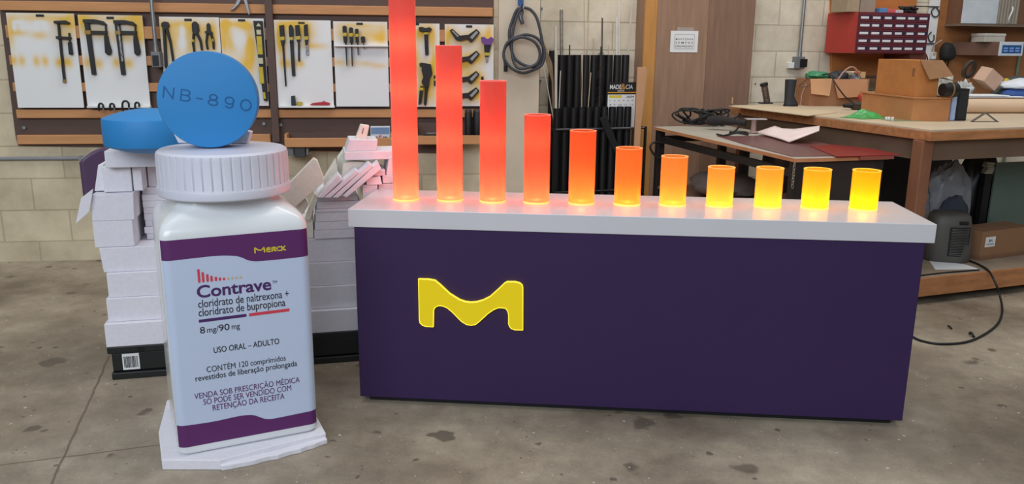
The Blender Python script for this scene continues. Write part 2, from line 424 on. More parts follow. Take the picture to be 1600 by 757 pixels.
# ------------------------------------------------------------ lit acrylic tubes
def tube_mat(name, rgb, glow):
    m = bpy.data.materials.new(name); m.use_nodes = True
    nt = m.node_tree; n = nt.nodes; l = nt.links
    for x in list(n):
        if x.type != 'OUTPUT_MATERIAL': n.remove(x)
    out = n['Material Output']; c = lin(*rgb)
    tc = n.new('ShaderNodeTexCoord'); nz = n.new('ShaderNodeTexNoise'); nz.inputs['Scale'].default_value = 7; nz.inputs['Detail'].default_value = 7
    mp = n.new('ShaderNodeMapping'); mp.inputs['Scale'].default_value = (2.5, 2.5, 0.8); l.new(tc.outputs['Object'], mp.inputs[0]); l.new(mp.outputs[0], nz.inputs['Vector'])
    rp = n.new('ShaderNodeValToRGB'); rp.color_ramp.elements[0].position = 0.36; rp.color_ramp.elements[1].position = 0.64
    rp.color_ramp.elements[0].color = tuple(x * 0.92 for x in c[:3]) + (1,); rp.color_ramp.elements[1].color = c
    l.new(nz.outputs['Fac'], rp.inputs[0])
    df = n.new('ShaderNodeBsdfDiffuse'); tl = n.new('ShaderNodeBsdfTranslucent'); tp = n.new('ShaderNodeBsdfTransparent'); gl = n.new('ShaderNodeBsdfGlossy')
    gl.inputs['Roughness'].default_value = 0.18; gl.inputs['Color'].default_value = (1, 1, 1, 1)
    for s_ in (df, tl): l.new(rp.outputs[0], s_.inputs['Color'])
    tp.inputs['Color'].default_value = c
    def mx(a, b, f):
        x = n.new('ShaderNodeMixShader')
        if isinstance(f, float): x.inputs[0].default_value = f
        else: l.new(f, x.inputs[0])
        l.new(a, x.inputs[1]); l.new(b, x.inputs[2]); return x.outputs[0]
    s1 = mx(df.outputs[0], tl.outputs[0], 0.6)
    s1 = mx(s1, tp.outputs[0], 0.19)
    fr = n.new('ShaderNodeFresnel'); fr.inputs['IOR'].default_value = 1.3
    s1 = mx(s1, gl.outputs[0], fr.outputs[0])
    em = n.new('ShaderNodeEmission'); em.inputs['Color'].default_value = c; em.inputs['Strength'].default_value = glow
    ad = n.new('ShaderNodeAddShader'); l.new(s1, ad.inputs[0]); l.new(em.outputs[0], ad.inputs[1])
    l.new(ad.outputs[0], out.inputs[0])
    return m
TZ = 0.767; TR = 0.050
tubes = [  # x, y, height, tint, rim, lamp colour, label
    (0.151, 0.211, 0.90, (234, 108, 102), 'tallest red lit tube, its top cut off, nearest the left end of the counter'),
    (0.323, 0.221, 0.588, (234, 106, 98), 'red lit tube with a smudged lower half, second tallest on the counter'),
    (0.491, 0.217, 0.461, (234, 100, 90), 'red lit tube third from the left, third tallest on the counter'),
    (0.660, 0.220, 0.337, (238, 98, 80), 'red orange lit tube below the coiled hose, fourth from the left'),
    (0.833, 0.223, 0.280, (244, 112, 62), 'orange red lit tube with scratches, in front of the black pipe rack'),
    (1.008, 0.227, 0.2175, (246, 134, 62), 'orange lit tube sixth from the left, right of the scratched orange red one'),
    (1.181, 0.238, 0.188, (248, 152, 72), 'light orange lit tube below the left end of the steel framed table'),
    (1.358, 0.242, 0.150, (250, 168, 72), 'short amber orange lit tube, fourth from the right end'),
    (1.539, 0.247, 0.1508, (250, 178, 66), 'short amber lit tube under the hanging chain, third from the right end'),
    (1.713, 0.245, 0.150, (250, 188, 44), 'short golden yellow lit tube, second from the right end'),
    (1.891, 0.244, 0.1493, (248, 194, 28), 'short bright yellow lit tube closest to the right end of the counter'),
]
led_m = {}
for i, (x, y, h, tint, lab) in enumerate(tubes):
    t = Thing('acrylic_tube', lab, 'lamp', 'Q', at=(x, y, TZ), group='row of lit acrylic tubes on the counter')
    tm = tube_mat('frosted_acrylic', tint, 0.15 if i < 5 else 0.20)
    n = 48
    wall_ = MB(); wall_.lathe([(TR, TZ + 0.0005), (TR, TZ + h * .25), (TR, TZ + h * .5), (TR, TZ + h * .75), (TR, TZ + h)], (x, y, 0), n, cap=False)
    t.part('tube_wall', wall_, tm, smooth=60)
    rim = MB(); prof = [(TR + 0.0008, TZ + h - 0.002), (TR + 0.0008, TZ + h), (TR - 0.003, TZ + h), (TR - 0.003, TZ + h - 0.002)]
    R = [[(x + r * math.cos(2 * PI * q / n), y + r * math.sin(2 * PI * q / n), z) for q in range(n)] for r, z in prof]
    rim.rings(R, cap=False, closed=True)
    hot = tuple(min(255, int(c * 0.8 + 60)) for c in tint)
    t.part('rim', rim, emit('glow_tube_edge', hot, 0.35), smooth=60)  # edge light put into the rim as its own glow
    ft = MB(); prof = [(TR + 0.0009, TZ + 0.0004), (TR + 0.0009, TZ + 0.006), (TR + 0.0001, TZ + 0.0075), (TR - 0.003, TZ + 0.0075), (TR - 0.003, TZ + 0.0004)]
    R = [[(x + r * math.cos(2 * PI * q / n), y + r * math.sin(2 * PI * q / n), z) for q in range(n)] for r, z in prof]
    ft.rings(R, cap=False, closed=True)
    t.part('base_glow_ring', ft, emit('added_base_glow', (255, 206, 110) if i < 5 else (255, 222, 110), 0.75), smooth=60)  # ring added at the base, its glow standing in for lamp light
    warm = (255, 210, 140) if i < 5 else (255, 216, 130)
    led = MB().lathe([(0.0, TZ + 0.0105), (TR * 0.72, TZ + 0.010), (TR * 0.82, TZ + 0.006), (TR * 0.82, TZ + 0.0005)], (x, y, 0), 28, cap=True)
    t.part('lamp_base', led, emit('lamp_disc', warm, 5.0), label='bright lamp disc')
    O, yaw = FRAMES['Q']
    def lamp(z, e, r=0.02):
        d = bpy.data.lights.new('tube_lamp_and_fill', 'POINT'); d.energy = e; d.color = lin(*warm)[:3]; d.shadow_soft_size = r
        o = bpy.data.objects.new('tube_lamp_and_fill', d); col.objects.link(o); o.parent = t.root; o.location = (0, 0, z)
    lamp(0.03, 0.34 if i < 5 else 0.17)
    lamp(0.016, 0.20 if i < 5 else 0.09, 0.010)
    if h > 0.25:  # added fill higher up the tube, above the lamp at its base
        lamp(0.10, 0.18, 0.03)
        for z_ in (0.24, 0.42, 0.60):
            if h > z_ + 0.07: lamp(z_, 0.27, 0.035)

# ------------------------------------------------------------ the giant pill bottle
BW, BD = 0.458, 0.405
BX0, BY0, BZ = -0.002, 0.0, 0.036
def rrect(x0, x1, y0, y1, r, z, k=8):
    pts = []
    for cx, cy, a0 in ((x1 - r, y0 + r, -PI / 2), (x1 - r, y1 - r, 0), (x0 + r, y1 - r, PI / 2), (x0 + r, y0 + r, PI)):
        for q in range(k + 1):
            a = a0 + PI / 2 * q / k; pts.append((cx + r * math.cos(a), cy + r * math.sin(a), z))
    return pts
bcx, bcy = BX0 + BW / 2, BY0 + BD / 2
bot = Thing('medicine_bottle', 'giant white medicine bottle model with a ribbed cap and purple banded label', 'bottle', 'K', at=(bcx, bcy, BZ))
gloss_w = M('glossy_white_plastic', (226, 228, 230), 0.22, var=0.01, coat=0.3)
R = []
for ins, z in ((0.014, BZ), (0.006, BZ + 0.004), (0.002, BZ + 0.009), (0.0, BZ + 0.016), (0.0, 0.40), (0.0, 0.764), (0.003, 0.785), (0.012, 0.806), (0.028, 0.824), (0.052, 0.838)):
    R.append(rrect(BX0 + ins, BX0 + BW - ins, BY0 + ins, BY0 + BD - ins, 0.030 + ins * 0.55, z))
def blend(t, rad, z):
    base = rrect(BX0 + 0.052, BX0 + BW - 0.052, BY0 + 0.052, BY0 + BD - 0.052, 0.0586, z)
    out = []
    for p in base:
        a = math.atan2(p[1] - bcy, p[0] - bcx)
        q = (bcx + rad * math.cos(a), bcy + rad * math.sin(a))
        out.append((p[0] * (1 - t) + q[0] * t, p[1] * (1 - t) + q[1] * t, z))
    return out
R.append(blend(0.5, 0.187, 0.846)); R.append(blend(1.0, 0.184, 0.853)); R.append(blend(1.0, 0.180, 0.862)); R.append(blend(1.0, 0.180, 0.885))
bot.part('bottle_body', MB().rings(R), gloss_w, smooth=50)
capm = M('white_cap_plastic', (206, 206, 218), 0.42, var=0.01)
cap = MB(); n = 352; CR = 0.213
prof = [(0.0, 0), (CR - 0.004, 0), (CR, 0.004), (CR, 0.026), (CR - 0.002, 0.030), (CR - 0.004, 0.034), (CR - 0.004, 0.128), (CR - 0.007, 0.139), (CR - 0.016, 0.146), (CR - 0.04, 0.148), (0.0, 0.149)]
Rr = []
for r, z in prof:
    ring = []
    for q in range(n):
        a = 2 * PI * q / n; rr = r
        if 0.031 < z < 0.135 and q % 8 == 0: rr = r - 0.0035
        ring.append((bcx + rr * math.cos(a), bcy + rr * math.sin(a), 0.872 + z))
    Rr.append(ring)
cap.rings(Rr, cap=False)
bot.part('cap', cap, capm, smooth=28)
# label: white panel and printed bands follow the front face
label_m = M('label_paper', (194, 206, 230), 0.5, var=0.01)
def face_y(u):
    r = 0.030
    if u < BX0 + r: d = min(r, BX0 + r - u); return BY0 + r - math.sqrt(max(0, r * r - d * d))
    if u > BX0 + BW - r: d = min(r, u - (BX0 + BW - r)); return BY0 + r - math.sqrt(max(0, r * r - d * d))
    return BY0
def strip(lo, hi, us, off):
    mb = MB(); k = len(us); v = []
    for u in us: v.append((u, face_y(u) - off, lo(u)))
    for u in us: v.append((u, face_y(u) - off, hi(u)))
    return mb.add(v, [(i, i + 1, k + i + 1, k + i) for i in range(k - 1)])
def interp(pts):
    pts = sorted(pts)
    def f(u):
        if u <= pts[0][0]: return pts[0][1]
        for a, b in zip(pts[:-1], pts[1:]):
            if u <= b[0]:
                t = (u - a[0]) / (b[0] - a[0] + 1e-9); return a[1] + (b[1] - a[1]) * t
        return pts[-1][1]
    return f
top_lo = catmull([(u, z, 0) for u, z in [(0.025,0.699),(0.067,0.700),(0.122,0.701),(0.166,0.701),(0.200,0.698),(0.222,0.694),(0.239,0.687),(0.256,0.677),(0.273,0.672),(0.290,0.670),(0.349,0.669),(0.439,0.670)]], 6)
bot_hi = catmull([(u, z, 0) for u, z in [(0.021,0.145),(0.109,0.142),(0.178,0.145),(0.206,0.145),(0.227,0.143),(0.242,0.139),(0.258,0.130),(0.275,0.120),(0.293,0.115),(0.318,0.114),(0.391,0.116),(0.434,0.117)]], 6)
us = [BX0 + 0.004 + (BW - 0.008) * i / 90 for i in range(91)]
wl_ = interp([(p.x, p.y) for p in top_lo]); bh_ = interp([(p.x, p.y) for p in bot_hi])
lab = bot.part('label', strip(lambda u: 0.068, lambda u: 0.763, us, 0.0005), label_m, label='pale printed front label', smooth=40)
bot.part('label_band', strip(wl_, lambda u: 0.7635, us, 0.0010), purple_ink, parent=lab, label='purple band across the top of the label', smooth=40)
bot.part('label_band', strip(lambda u: 0.0675, bh_, us, 0.0010), purple_ink, parent=lab, label='purple band across the foot of the label', smooth=40)
LY = -0.0016
def span(a, b): return a[0], b[0], (a[1] + b[1]) / 2
def line(body, a, b, cap_, bold=0.0, mb=None):
    u0, u1, z = span(a, b); return text_mb(body, u0, u1, z, cap_, LY, bold, mb)
px = 0.00205
def pk(L): return L[0], L[1]
a, b = pk([(0.095,0.572),(0.324,0.569)]); bot.part('printed_text', line('Contrave', a, b, 0.0385, 0.022), violet_ink, parent=lab, label='bold violet product lettering')
a, b = pk([(0.328,0.590),(0.343,0.590)]); bot.part('printed_text', line('TM', a, b, 0.009, 0.0), inkd, parent=lab)
a, b = pk([(0.096,0.538),(0.379,0.536)]); bot.part('printed_text', line('cloridrato de naltrexona +', a, b, 0.0255, 0.004), inkd, parent=lab)
a, b = pk([(0.095,0.509),(0.366,0.508)]); bot.part('printed_text', line('cloridrato de bupropiona', a, b, 0.0255, 0.004), inkd, parent=lab)
a, b = pk([(0.095,0.451),(0.110,0.451)]); bot.part('printed_text', line('8', a, b, 0.0215, 0.004), inkd, parent=lab)
a, b = pk([(0.116,0.451),(0.151,0.451)]); bot.part('printed_text', line('mg/', a, b, 0.0185, 0.004), inkd, parent=lab)
a, b = pk([(0.152,0.451),(0.185,0.451)]); bot.part('printed_text', line('90', a, b, 0.0215, 0.004), inkd, parent=lab)
a, b = pk([(0.192,0.452),(0.217,0.451)]); bot.part('printed_text', line('mg', a, b, 0.0185, 0.004), inkd, parent=lab)
a, b = pk([(0.131,0.380),(0.339,0.378)]); bot.part('printed_text', line('USO ORAL \u2013 ADULTO', a, b, 0.0195, 0.006), inkd, parent=lab)
a, b = pk([(0.105,0.317),(0.357,0.316)]); bot.part('printed_text', line('CONT\u00c9M 120 comprimidos', a, b, 0.0195, 0.0), inkd, parent=lab)
a, b = pk([(0.069,0.293),(0.393,0.290)]); bot.part('printed_text', line('revestidos de libera\u00e7\u00e3o prolongada', a, b, 0.0195, 0.004), inkd, parent=lab)
a, b = pk([(0.061,0.232),(0.399,0.229)]); bot.part('printed_text', line('VENDA SOB PRESCRI\u00c7\u00c3O M\u00c9DICA', a, b, 0.0195, 0.0), purple_ink, parent=lab)
a, b = pk([(0.087,0.206),(0.369,0.206)]); bot.part('printed_text', line('S\u00d3 PODE SER VENDIDO COM', a, b, 0.0195, 0.0), purple_ink, parent=lab)
a, b = pk([(0.114,0.181),(0.345,0.180)]); bot.part('printed_text', line('RETEN\u00c7\u00c3O DA RECEITA', a, b, 0.0195, 0.004), purple_ink, parent=lab)
bars = [(0.105,0.619),(0.117,0.618),(0.130,0.618),(0.142,0.618),(0.155,0.618),(0.167,0.619),(0.179,0.619),(0.192,0.619),(0.204,0.620),(0.217,0.620),(0.230,0.620)]
hs = [0.045, 0.034, 0.026, 0.019, 0.0145, 0.0105, 0.0085, 0.0075, 0.0075, 0.0075, 0.0075]
zb = bars[0][1]
for i, (p, h) in enumerate(zip(bars, hs)):
    bot.part('printed_bar', strokes_mb([[(p[0], zb + 0.0035), (p[0], zb + 0.0037 + max(0, h - 0.007))]], 0.0072, LY), red_ink if i < 7 else tan_ink, parent=lab)
a = [(0.094,0.498),(0.240,0.498),(0.239,0.488),(0.094,0.488)]
bot.part('printed_line', MB().add([(a[3][0], LY, a[3][1]), (a[1][0], LY, a[3][1]), (a[1][0], LY, a[0][1]), (a[3][0], LY, a[0][1])], [(0, 1, 2, 3)]), violet_ink, parent=lab)
b = [(0.248,0.498),(0.378,0.499),(0.378,0.488),(0.247,0.488)]
bot.part('printed_line', MB().add([(b[0][0], LY, a[3][1]), (b[1][0], LY, a[3][1]), (b[1][0], LY, a[0][1]), (b[0][0], LY, a[0][1])], [(0, 1, 2, 3)]), red_ink, parent=lab)
# the yellow word on the top band, drawn with pen strokes
wv = [(0.280,0.701),(0.376,0.705),(0.377,0.715)]
wu0, wu1, wz = wv[0][0], wv[1][0], wv[0][1] - 0.002; ww = wu1 - wu0; wh = 0.0165
def wp(*p): return [(wu0 + ww * x, wz + wh * y) for x, y in p]
word = [wp((0.0, 0.02), (0.0, 1.0), (0.12, 0.45), (0.22, 0.45), (0.30, 0.95), (0.31, 0.02)),
        wp((0.37, 0.42), (0.50, 0.42), (0.50, 0.75), (0.40, 0.75), (0.37, 0.55), (0.37, 0.15), (0.41, 0.0), (0.50, 0.0)),
        wp((0.56, 0.0), (0.56, 0.75), (0.68, 0.75), (0.68, 0.42), (0.58, 0.42), (0.68, 0.0)),
        wp((0.84, 0.75), (0.76, 0.75), (0.73, 0.6), (0.73, 0.15), (0.76, 0.0), (0.84, 0.0)),
        wp((0.885, 0.78), (0.885, 0.0)), wp((0.99, 0.78), (0.90, 0.38), (1.0, 0.0))]
for w_ in (word[:1], word[1:2], word[2:3], word[3:4], word[4:]): bot.part('printed_letter', strokes_mb(w_, 0.0042, LY - 0.0003), gold_ink, parent=lab)
# ------------------------------------------------------------ foam pad under the bottle
pad = Thing('foam_pad', 'white foam pad with broken front edge under the giant bottle', 'foam board', at=(-1.0, 2.6, 0))
pp = [xy(-1.132,2.436,0.000), xy(-0.943,2.439,0.000), xy(-0.777,2.555,0.000), xy(-0.642,2.636,0.000), xy(-0.770,2.904,0.000), xy(-1.233,3.163,-0.000), xy(-1.302,2.892,0.000), xy(-1.225,2.634,0.000)]
pm = MB().prismz(pp, 0.0, 0.0358)
pad.part('pad_board', pm, foam_w, bevel=0.003)
def onseg(a, b, t): return (a[0] + (b[0] - a[0]) * t, a[1] + (b[1] - a[1]) * t)
brk = []
e0, e1 = Vector(pp[1]), Vector(pp[3]); dn = Vector((e1.y - e0.y, -(e1.x - e0.x))).normalized()
random.seed(3)
up_, lo_ = [], []
for i in range(15):
    t = i / 14; p = e0.lerp(e1, t)
    w = 0.012 + 0.018 * math.sin(PI * t) + random.uniform(-0.004, 0.004)
    q = p + dn * w; up_.append((p.x - dn.x * .004, p.y - dn.y * .004)); lo_.append((q.x, q.y))
pad.part('broken_edge', MB().prismz(up_ + lo_[::-1], 0.0, 0.020), foam_w, bevel=0.004)

# ------------------------------------------------------------ blue tablets
blue = M('blue_tablet_coat', (40, 132, 198), 0.55, var=0.03, scale=5)
blue_d = M('engraved_blue', (24, 92, 150), 0.7, var=0.02)
def tablet_prof(r, h, dome):
    p = [(0.0, -h / 2 - dome)]
    for k in range(1, 9):
        t = k / 8; p.append((r * 0.985 * t, -h / 2 - dome * (1 - t * t)))
    p += [(r, -h / 2 + 0.006), (r, h / 2 - 0.006)]
    for k in range(8, 0, -1):
        t = k / 8; p.append((r * 0.985 * t, h / 2 + dome * (1 - t * t)))
    p.append((0.0, h / 2 + dome)); return p
def lathe_axis(prof, n=96):
    return MB().lathe(prof, (0, 0, 0), n, cap=False)
TRAD = 0.154
def to_face(c, yaw, tilt):                            # local z axis becomes the face normal, towards the camera side
    return Matrix.Translation(c) @ Matrix.Rotation(yaw, 4, 'Z') @ Matrix.Rotation(-tilt, 4, 'X') @ Matrix.Rotation(PI / 2, 4, 'X')
tc_ = Vector((-0.995,2.733,1.022)) + Vector((0, 0, TRAD))
tmx = to_face(tc_, 0.235, 0.02)
tb_ = Thing('tablet', 'round blue tablet engraved NB-890 standing upright on the bottle cap', 'tablet', at=(tc_.x, tc_.y, 1.0215), group='giant blue tablets')
tb_.part('tablet_body', lathe_axis(tablet_prof(TRAD, 0.11, 0.010)).xf(tmx), blue, smooth=35)
def glyph(lines, x, w, h=1.0): return [[(x + px_ * w, py_ * h) for px_, py_ in ln] for ln in lines]
def arc(cx, cy, rx, ry, a0, a1, n=18): return [(cx + rx * math.cos(a0 + (a1 - a0) * i / n), cy + ry * math.sin(a0 + (a1 - a0) * i / n)) for i in range(n + 1)]
N_ = [[(0, 0), (0, 1), (1, 0), (1, 1)]]
B_ = [[(0, 0), (0, 1), (0.55, 1)] + arc(0.55, 0.76, 0.38, 0.24, PI / 2, -PI / 2) + [(0, 0.52)], [(0.55, 0.52)] + arc(0.58, 0.26, 0.42, 0.26, PI / 2, -PI / 2) + [(0, 0)]]
H_ = [[(0, 0.42), (1, 0.42)]]
E_ = [arc(0.5, 0.75, 0.40, 0.25, 0, 2 * PI, 28), arc(0.5, 0.25, 0.5, 0.25, 0, 2 * PI, 28)]
G_ = [arc(0.5, 0.68, 0.46, 0.32, 0, 2 * PI, 28), [(0.96, 0.68), (0.9, 0.35)] + arc(0.5, 0.3, 0.42, 0.3, 0, -PI * 0.8, 14)]
O_ = [arc(0.5, 0.5, 0.5, 0.5, 0, 2 * PI, 36)]
ks = 0.034; rot = -0.175
for g, x, w in ((N_, 0, 0.86), (B_, 1.55, 0.8), (H_, 2.95, 0.5), (E_, 4.0, 0.82), (G_, 5.45, 0.82), (O_, 6.9, 0.92)):
    L2 = []
    for ln in glyph(g, x, w):
        o = []
        for x_, y_ in ln:
            a_, b_ = (x_ - 3.9) * ks, (y_ - 0.5) * ks + 0.004
            o.append((a_ * math.cos(rot) - b_ * math.sin(rot), a_ * math.sin(rot) + b_ * math.cos(rot)))
        L2.append(o)
    sm = strokes_mb(L2, 0.0042, 0.0)
    sm.v = [(v[0], v[2], 0.055 + 0.010 * (1 - min(1, (v[0] ** 2 + v[2] ** 2) / TRAD ** 2)) + 0.0009) for v in sm.v]
    tb_.part('engraved_letter', sm.xf(tmx), blue_d)
t = Thing('foam_wedge', 'small white foam wedge propping the upright blue tablet from behind', 'foam block', at=AUTO)
t.solo(MB().prism([(tc_.x + a_, 1.0216 + b_) for a_, b_ in ((-.15, 0), (.085, 0), (.10, .04), (.085, .045), (.06, .025), (-.08, .03), (-.175, .06))], tc_.y + 0.085, tc_.y + 0.115), foam_w, bevel=0.002)

# ------------------------------------------------------------ slatted tool wall on the left
tw = Thing('tool_wall', 'dark brown slatted tool wall with tan rails holding white tool boards', 'tool wall', 'W', at=(-1.6, 0, 0.74))
tw.part('backing', MB().prism([(-3.047,1.800),(-0.130,1.860),(-0.134,0.905),(-0.427,0.665),(-3.046,0.731),(-3.053,0.793)], -0.008, 0.0), brown)
rail_px = [(0, 13, 14, 28, 0), (37, 57, 49, 63, 0), (82, 98, 90, 104, 8), (127, 141, 132, 146, 14), (170, 184, 169, 181, 20), (211, 227, 214, 228, 25)]
RZ = [(1.583, 1.528, -3.04, -0.139), (1.445, 1.372, -3.02, -0.139), (1.272, 1.215, -3.02, -0.139), (1.112, 1.060, -3.02, -0.139), (0.952, 0.900, -3.02, -0.139), (0.798, 0.742, -3.035, -1.54)]
for a, b, u0, u1 in RZ:
    tw.part('rail', MB().prism([(u0, a), (u1, a), (u1, b), (u0, b)], -0.038, -0.0081), mdf, bevel=0.004)
po = [(-1.529,1.607),(-1.484,1.608),(-1.479,0.751),(-1.522,0.752)]
tw.part('post', MB().box((po[0][0] + po[3][0]) / 2, (po[1][0] + po[2][0]) / 2, -0.062, -0.0385, po[2][1], 1.75), brown, bevel=0.002)
for p in [(-1.578,0.862),(-1.475,0.855)]:
    tw.part('bolt', MB().cyl((p[0], -0.022, p[1]), (p[0], -0.008, p[1]), 0.011, n=6), steel)
for p in [(-2.993,0.842)]:
    tw.part('bolt', MB().cyl((p[0], -0.022, p[1]), (p[0], -0.008, p[1]), 0.011, n=6), steel)

def tray(L, lab, items=None):
    u0, u1, zt, zb = L
    t = Thing('wall_tray', lab, 'shelf', 'W', at=((u0 + u1) / 2, -0.0, zb), group='open wooden trays below the tool boards')
    t.part('tray_bottom', MB().box(u0, u1, -0.15, -0.041, zb, zb + 0.012), brown)
    t.part('tray_back', MB().box(u0, u1, -0.053, -0.041, zb + 0.012, zt), brown)
    t.part('front_lip', MB().box(u0, u1, -0.165, -0.150, zb - 0.006, zb + 0.05), mdf, bevel=0.003)
    for u in (u0, u1 - 0.014): t.part('end_board', MB().box(u, u + 0.014, -0.15, -0.053, zb + 0.012, zt), mdf)
    return t
c0 = -1.438,0.736
c1 = -0.778,0.740
c2 = -1.447,0.839
tray((c0[0], c1[0], c2[1] - 0.03, c0[1]), 'wooden tray with a tan lip below the screwdriver board')
c3 = -0.642,0.751
c4 = -0.210,0.748
tray((c3[0], c4[0], c2[1] + 0.03, c3[1] - 0.003), 'wooden tray with a tan lip below the hammer board')
tlz = c0[1]
bx = Thing('blade_box', 'small white and blue printed box standing in the wall tray', 'box', 'W', at=(-1.0, -0.1, tlz + 0.012))
q = [(-0.915,0.851),(-0.795,0.776)]
q0, q1 = q[0], q[1]
bx.part('carton', MB().box(q0[0], q1[0], -0.135, -0.07, tlz + 0.0122, q0[1]), M('pale_carton', (206, 212, 220), 0.6), bevel=0.001)
hh = q0[1] - tlz - 0.012
bx.part('printed_panel', MB().box(q0[0] + 0.003, q1[0] - 0.003, -0.1358, -0.135, tlz + 0.012 + hh * .56, q0[1] - 0.004), M('blue_print', (112, 140, 176), 0.6))
bx.part('printed_text', text_mb('CE', q0[0] + 0.012, q0[0] + 0.044, tlz + 0.034, 0.02, -0.1362, 0.03, text_mb('ER', q1[0] - 0.044, q1[0] - 0.012, tlz + 0.034, 0.02, -0.1362, 0.03)), inkd)
um = (q0[0] + q1[0]) / 2
bx.part('printed_text', text_mb('S', um - 0.011, um + 0.011, tlz + 0.034, 0.028, -0.1362, 0.03), red_ink)

vs = Thing('bench_vise', 'small dark metal vise fixed under the left wall tray', 'vise', 'W', at=AUTO)
q = [(-1.438,0.707),(-1.299,0.665),(-1.387,0.707),(-1.319,0.665)]
z0 = tlz - 0.008
vs.part('vise_body', MB().box(q[2][0], q[3][0], -0.14, -0.06, q[3][1], z0), M('dark_cast_iron', (74, 74, 76), 0.5, metal=0.5), bevel=0.004)
vs.part('jaw', MB().box(q[0][0], q[2][0] - 0.004, -0.13, -0.08, q[3][1] + 0.008, z0 - 0.004), greyp, bevel=0.003)
vs.part('jaw', MB().box(q[3][0] + 0.004, q[1][0], -0.13, -0.08, q[3][1] + 0.012, z0 - 0.004), greyp, bevel=0.003)
vs.part('screw', MB().cyl((q[0][0] - 0.03, -0.10, q[3][1] + 0.02), (q[1][0] + 0.01, -0.10, q[3][1] + 0.02), 0.006, n=10), steel)

def cont(L, nm, lab, cat, mat, r):
    pass
zr = c3[1] - 0.003 + 0.012
CANS = ([(-0.323,0.968),(-0.276,0.787)], [(-0.271,0.968),(-0.211,0.787)])
for k, (xa, xb, lab) in enumerate(((309, 343, 'narrow black canister in the right wall tray, the one further left'), (346, 389, 'wide black canister at the right end of the wall tray'))):
    a, b = CANS[k]
    t = Thing('canister', lab, 'canister', 'W', at=((a[0] + b[0]) / 2, -0.10, zr), group='black canisters in the right wall tray')
    r_ = (b[0] - a[0]) / 2
    t.part('canister_body', MB().lathe([(0, zr), (r_ * .96, zr), (r_, zr + .004), (r_, zr + .17), (r_ * .9, zr + .176)], ((a[0] + b[0]) / 2, -0.10, 0), 28), blackp, smooth=40)
    t.part('lid', MB().lathe([(r_ * .97, zr + .1765), (r_ * .97, zr + .19), (r_ * .9, zr + .194), (0, zr + .194)], ((a[0] + b[0]) / 2, -0.10, 0), 28), M('dark_grey_lid', (52, 50, 52), 0.5), smooth=40)
a, b = [(-0.566,0.825),(-0.498,0.762)]
t = Thing('sanding_block', 'small grey block lying in the right wall tray', 'block', 'W', at=(a[0], -0.12, zr))
t.solo(MB().box(a[0], b[0], -0.14, -0.09, zr + 0.0003, zr + 0.05), greyp, bevel=0.004)
a, b = [(-0.592,0.767),(-0.499,0.779)]
t = Thing('steel_rod', 'short dark rod resting on the lip of the right wall tray', 'rod', 'W', at=(a[0], -0.16, c3[1] + 0.05))
t.solo(MB().cyl((a[0], -0.158, c3[1] + 0.0535), (b[0] + 0.04, -0.158, c3[1] + 0.0535), 0.006, n=10), blackm)

# ------------------------------------------------------------ white tool boards with yellow spray shadows
board_m = bpy.data.materials.new('board_white_sprayed'); board_m.use_nodes = True
nt = board_m.node_tree; b_ = nt.nodes['Principled BSDF']; b_.inputs['Roughness'].default_value = 0.6
at_ = nt.nodes.new('ShaderNodeVertexColor'); at_.layer_name = 'spray'; nz_ = nt.nodes.new('ShaderNodeTexNoise'); nz_.inputs['Scale'].default_value = 9
sc_ = nt.nodes.new('ShaderNodeSeparateColor'); nt.links.new(at_.outputs['Color'], sc_.inputs[0])
mu_ = nt.nodes.new('ShaderNodeMath'); mu_.operation = 'MULTIPLY_ADD'; mu_.inputs[1].default_value = 0.5; mu_.inputs[2].default_value = 0.72
tco = nt.nodes.new('ShaderNodeTexCoord'); nt.links.new(tco.outputs['Object'], nz_.inputs['Vector'])
nt.links.new(nz_.outputs['Fac'], mu_.inputs[0])
m2_ = nt.nodes.new('ShaderNodeMath'); m2_.operation = 'MULTIPLY'; m2_.use_clamp = True; nt.links.new(mu_.outputs[0], m2_.inputs[0]); nt.links.new(sc_.outputs['Red'], m2_.inputs[1])
mx_ = nt.nodes.new('ShaderNodeMix'); mx_.data_type = 'RGBA'; mx_.inputs[6].default_value = lin(230, 230, 230); mx_.inputs[7].default_value = lin(232, 186, 62)
nt.links.new(m2_.outputs[0], mx_.inputs[0]); nt.links.new(mx_.outputs[2], b_.inputs['Base Color'])
edge_w = M('board_edge_white', (226, 226, 224), 0.6)

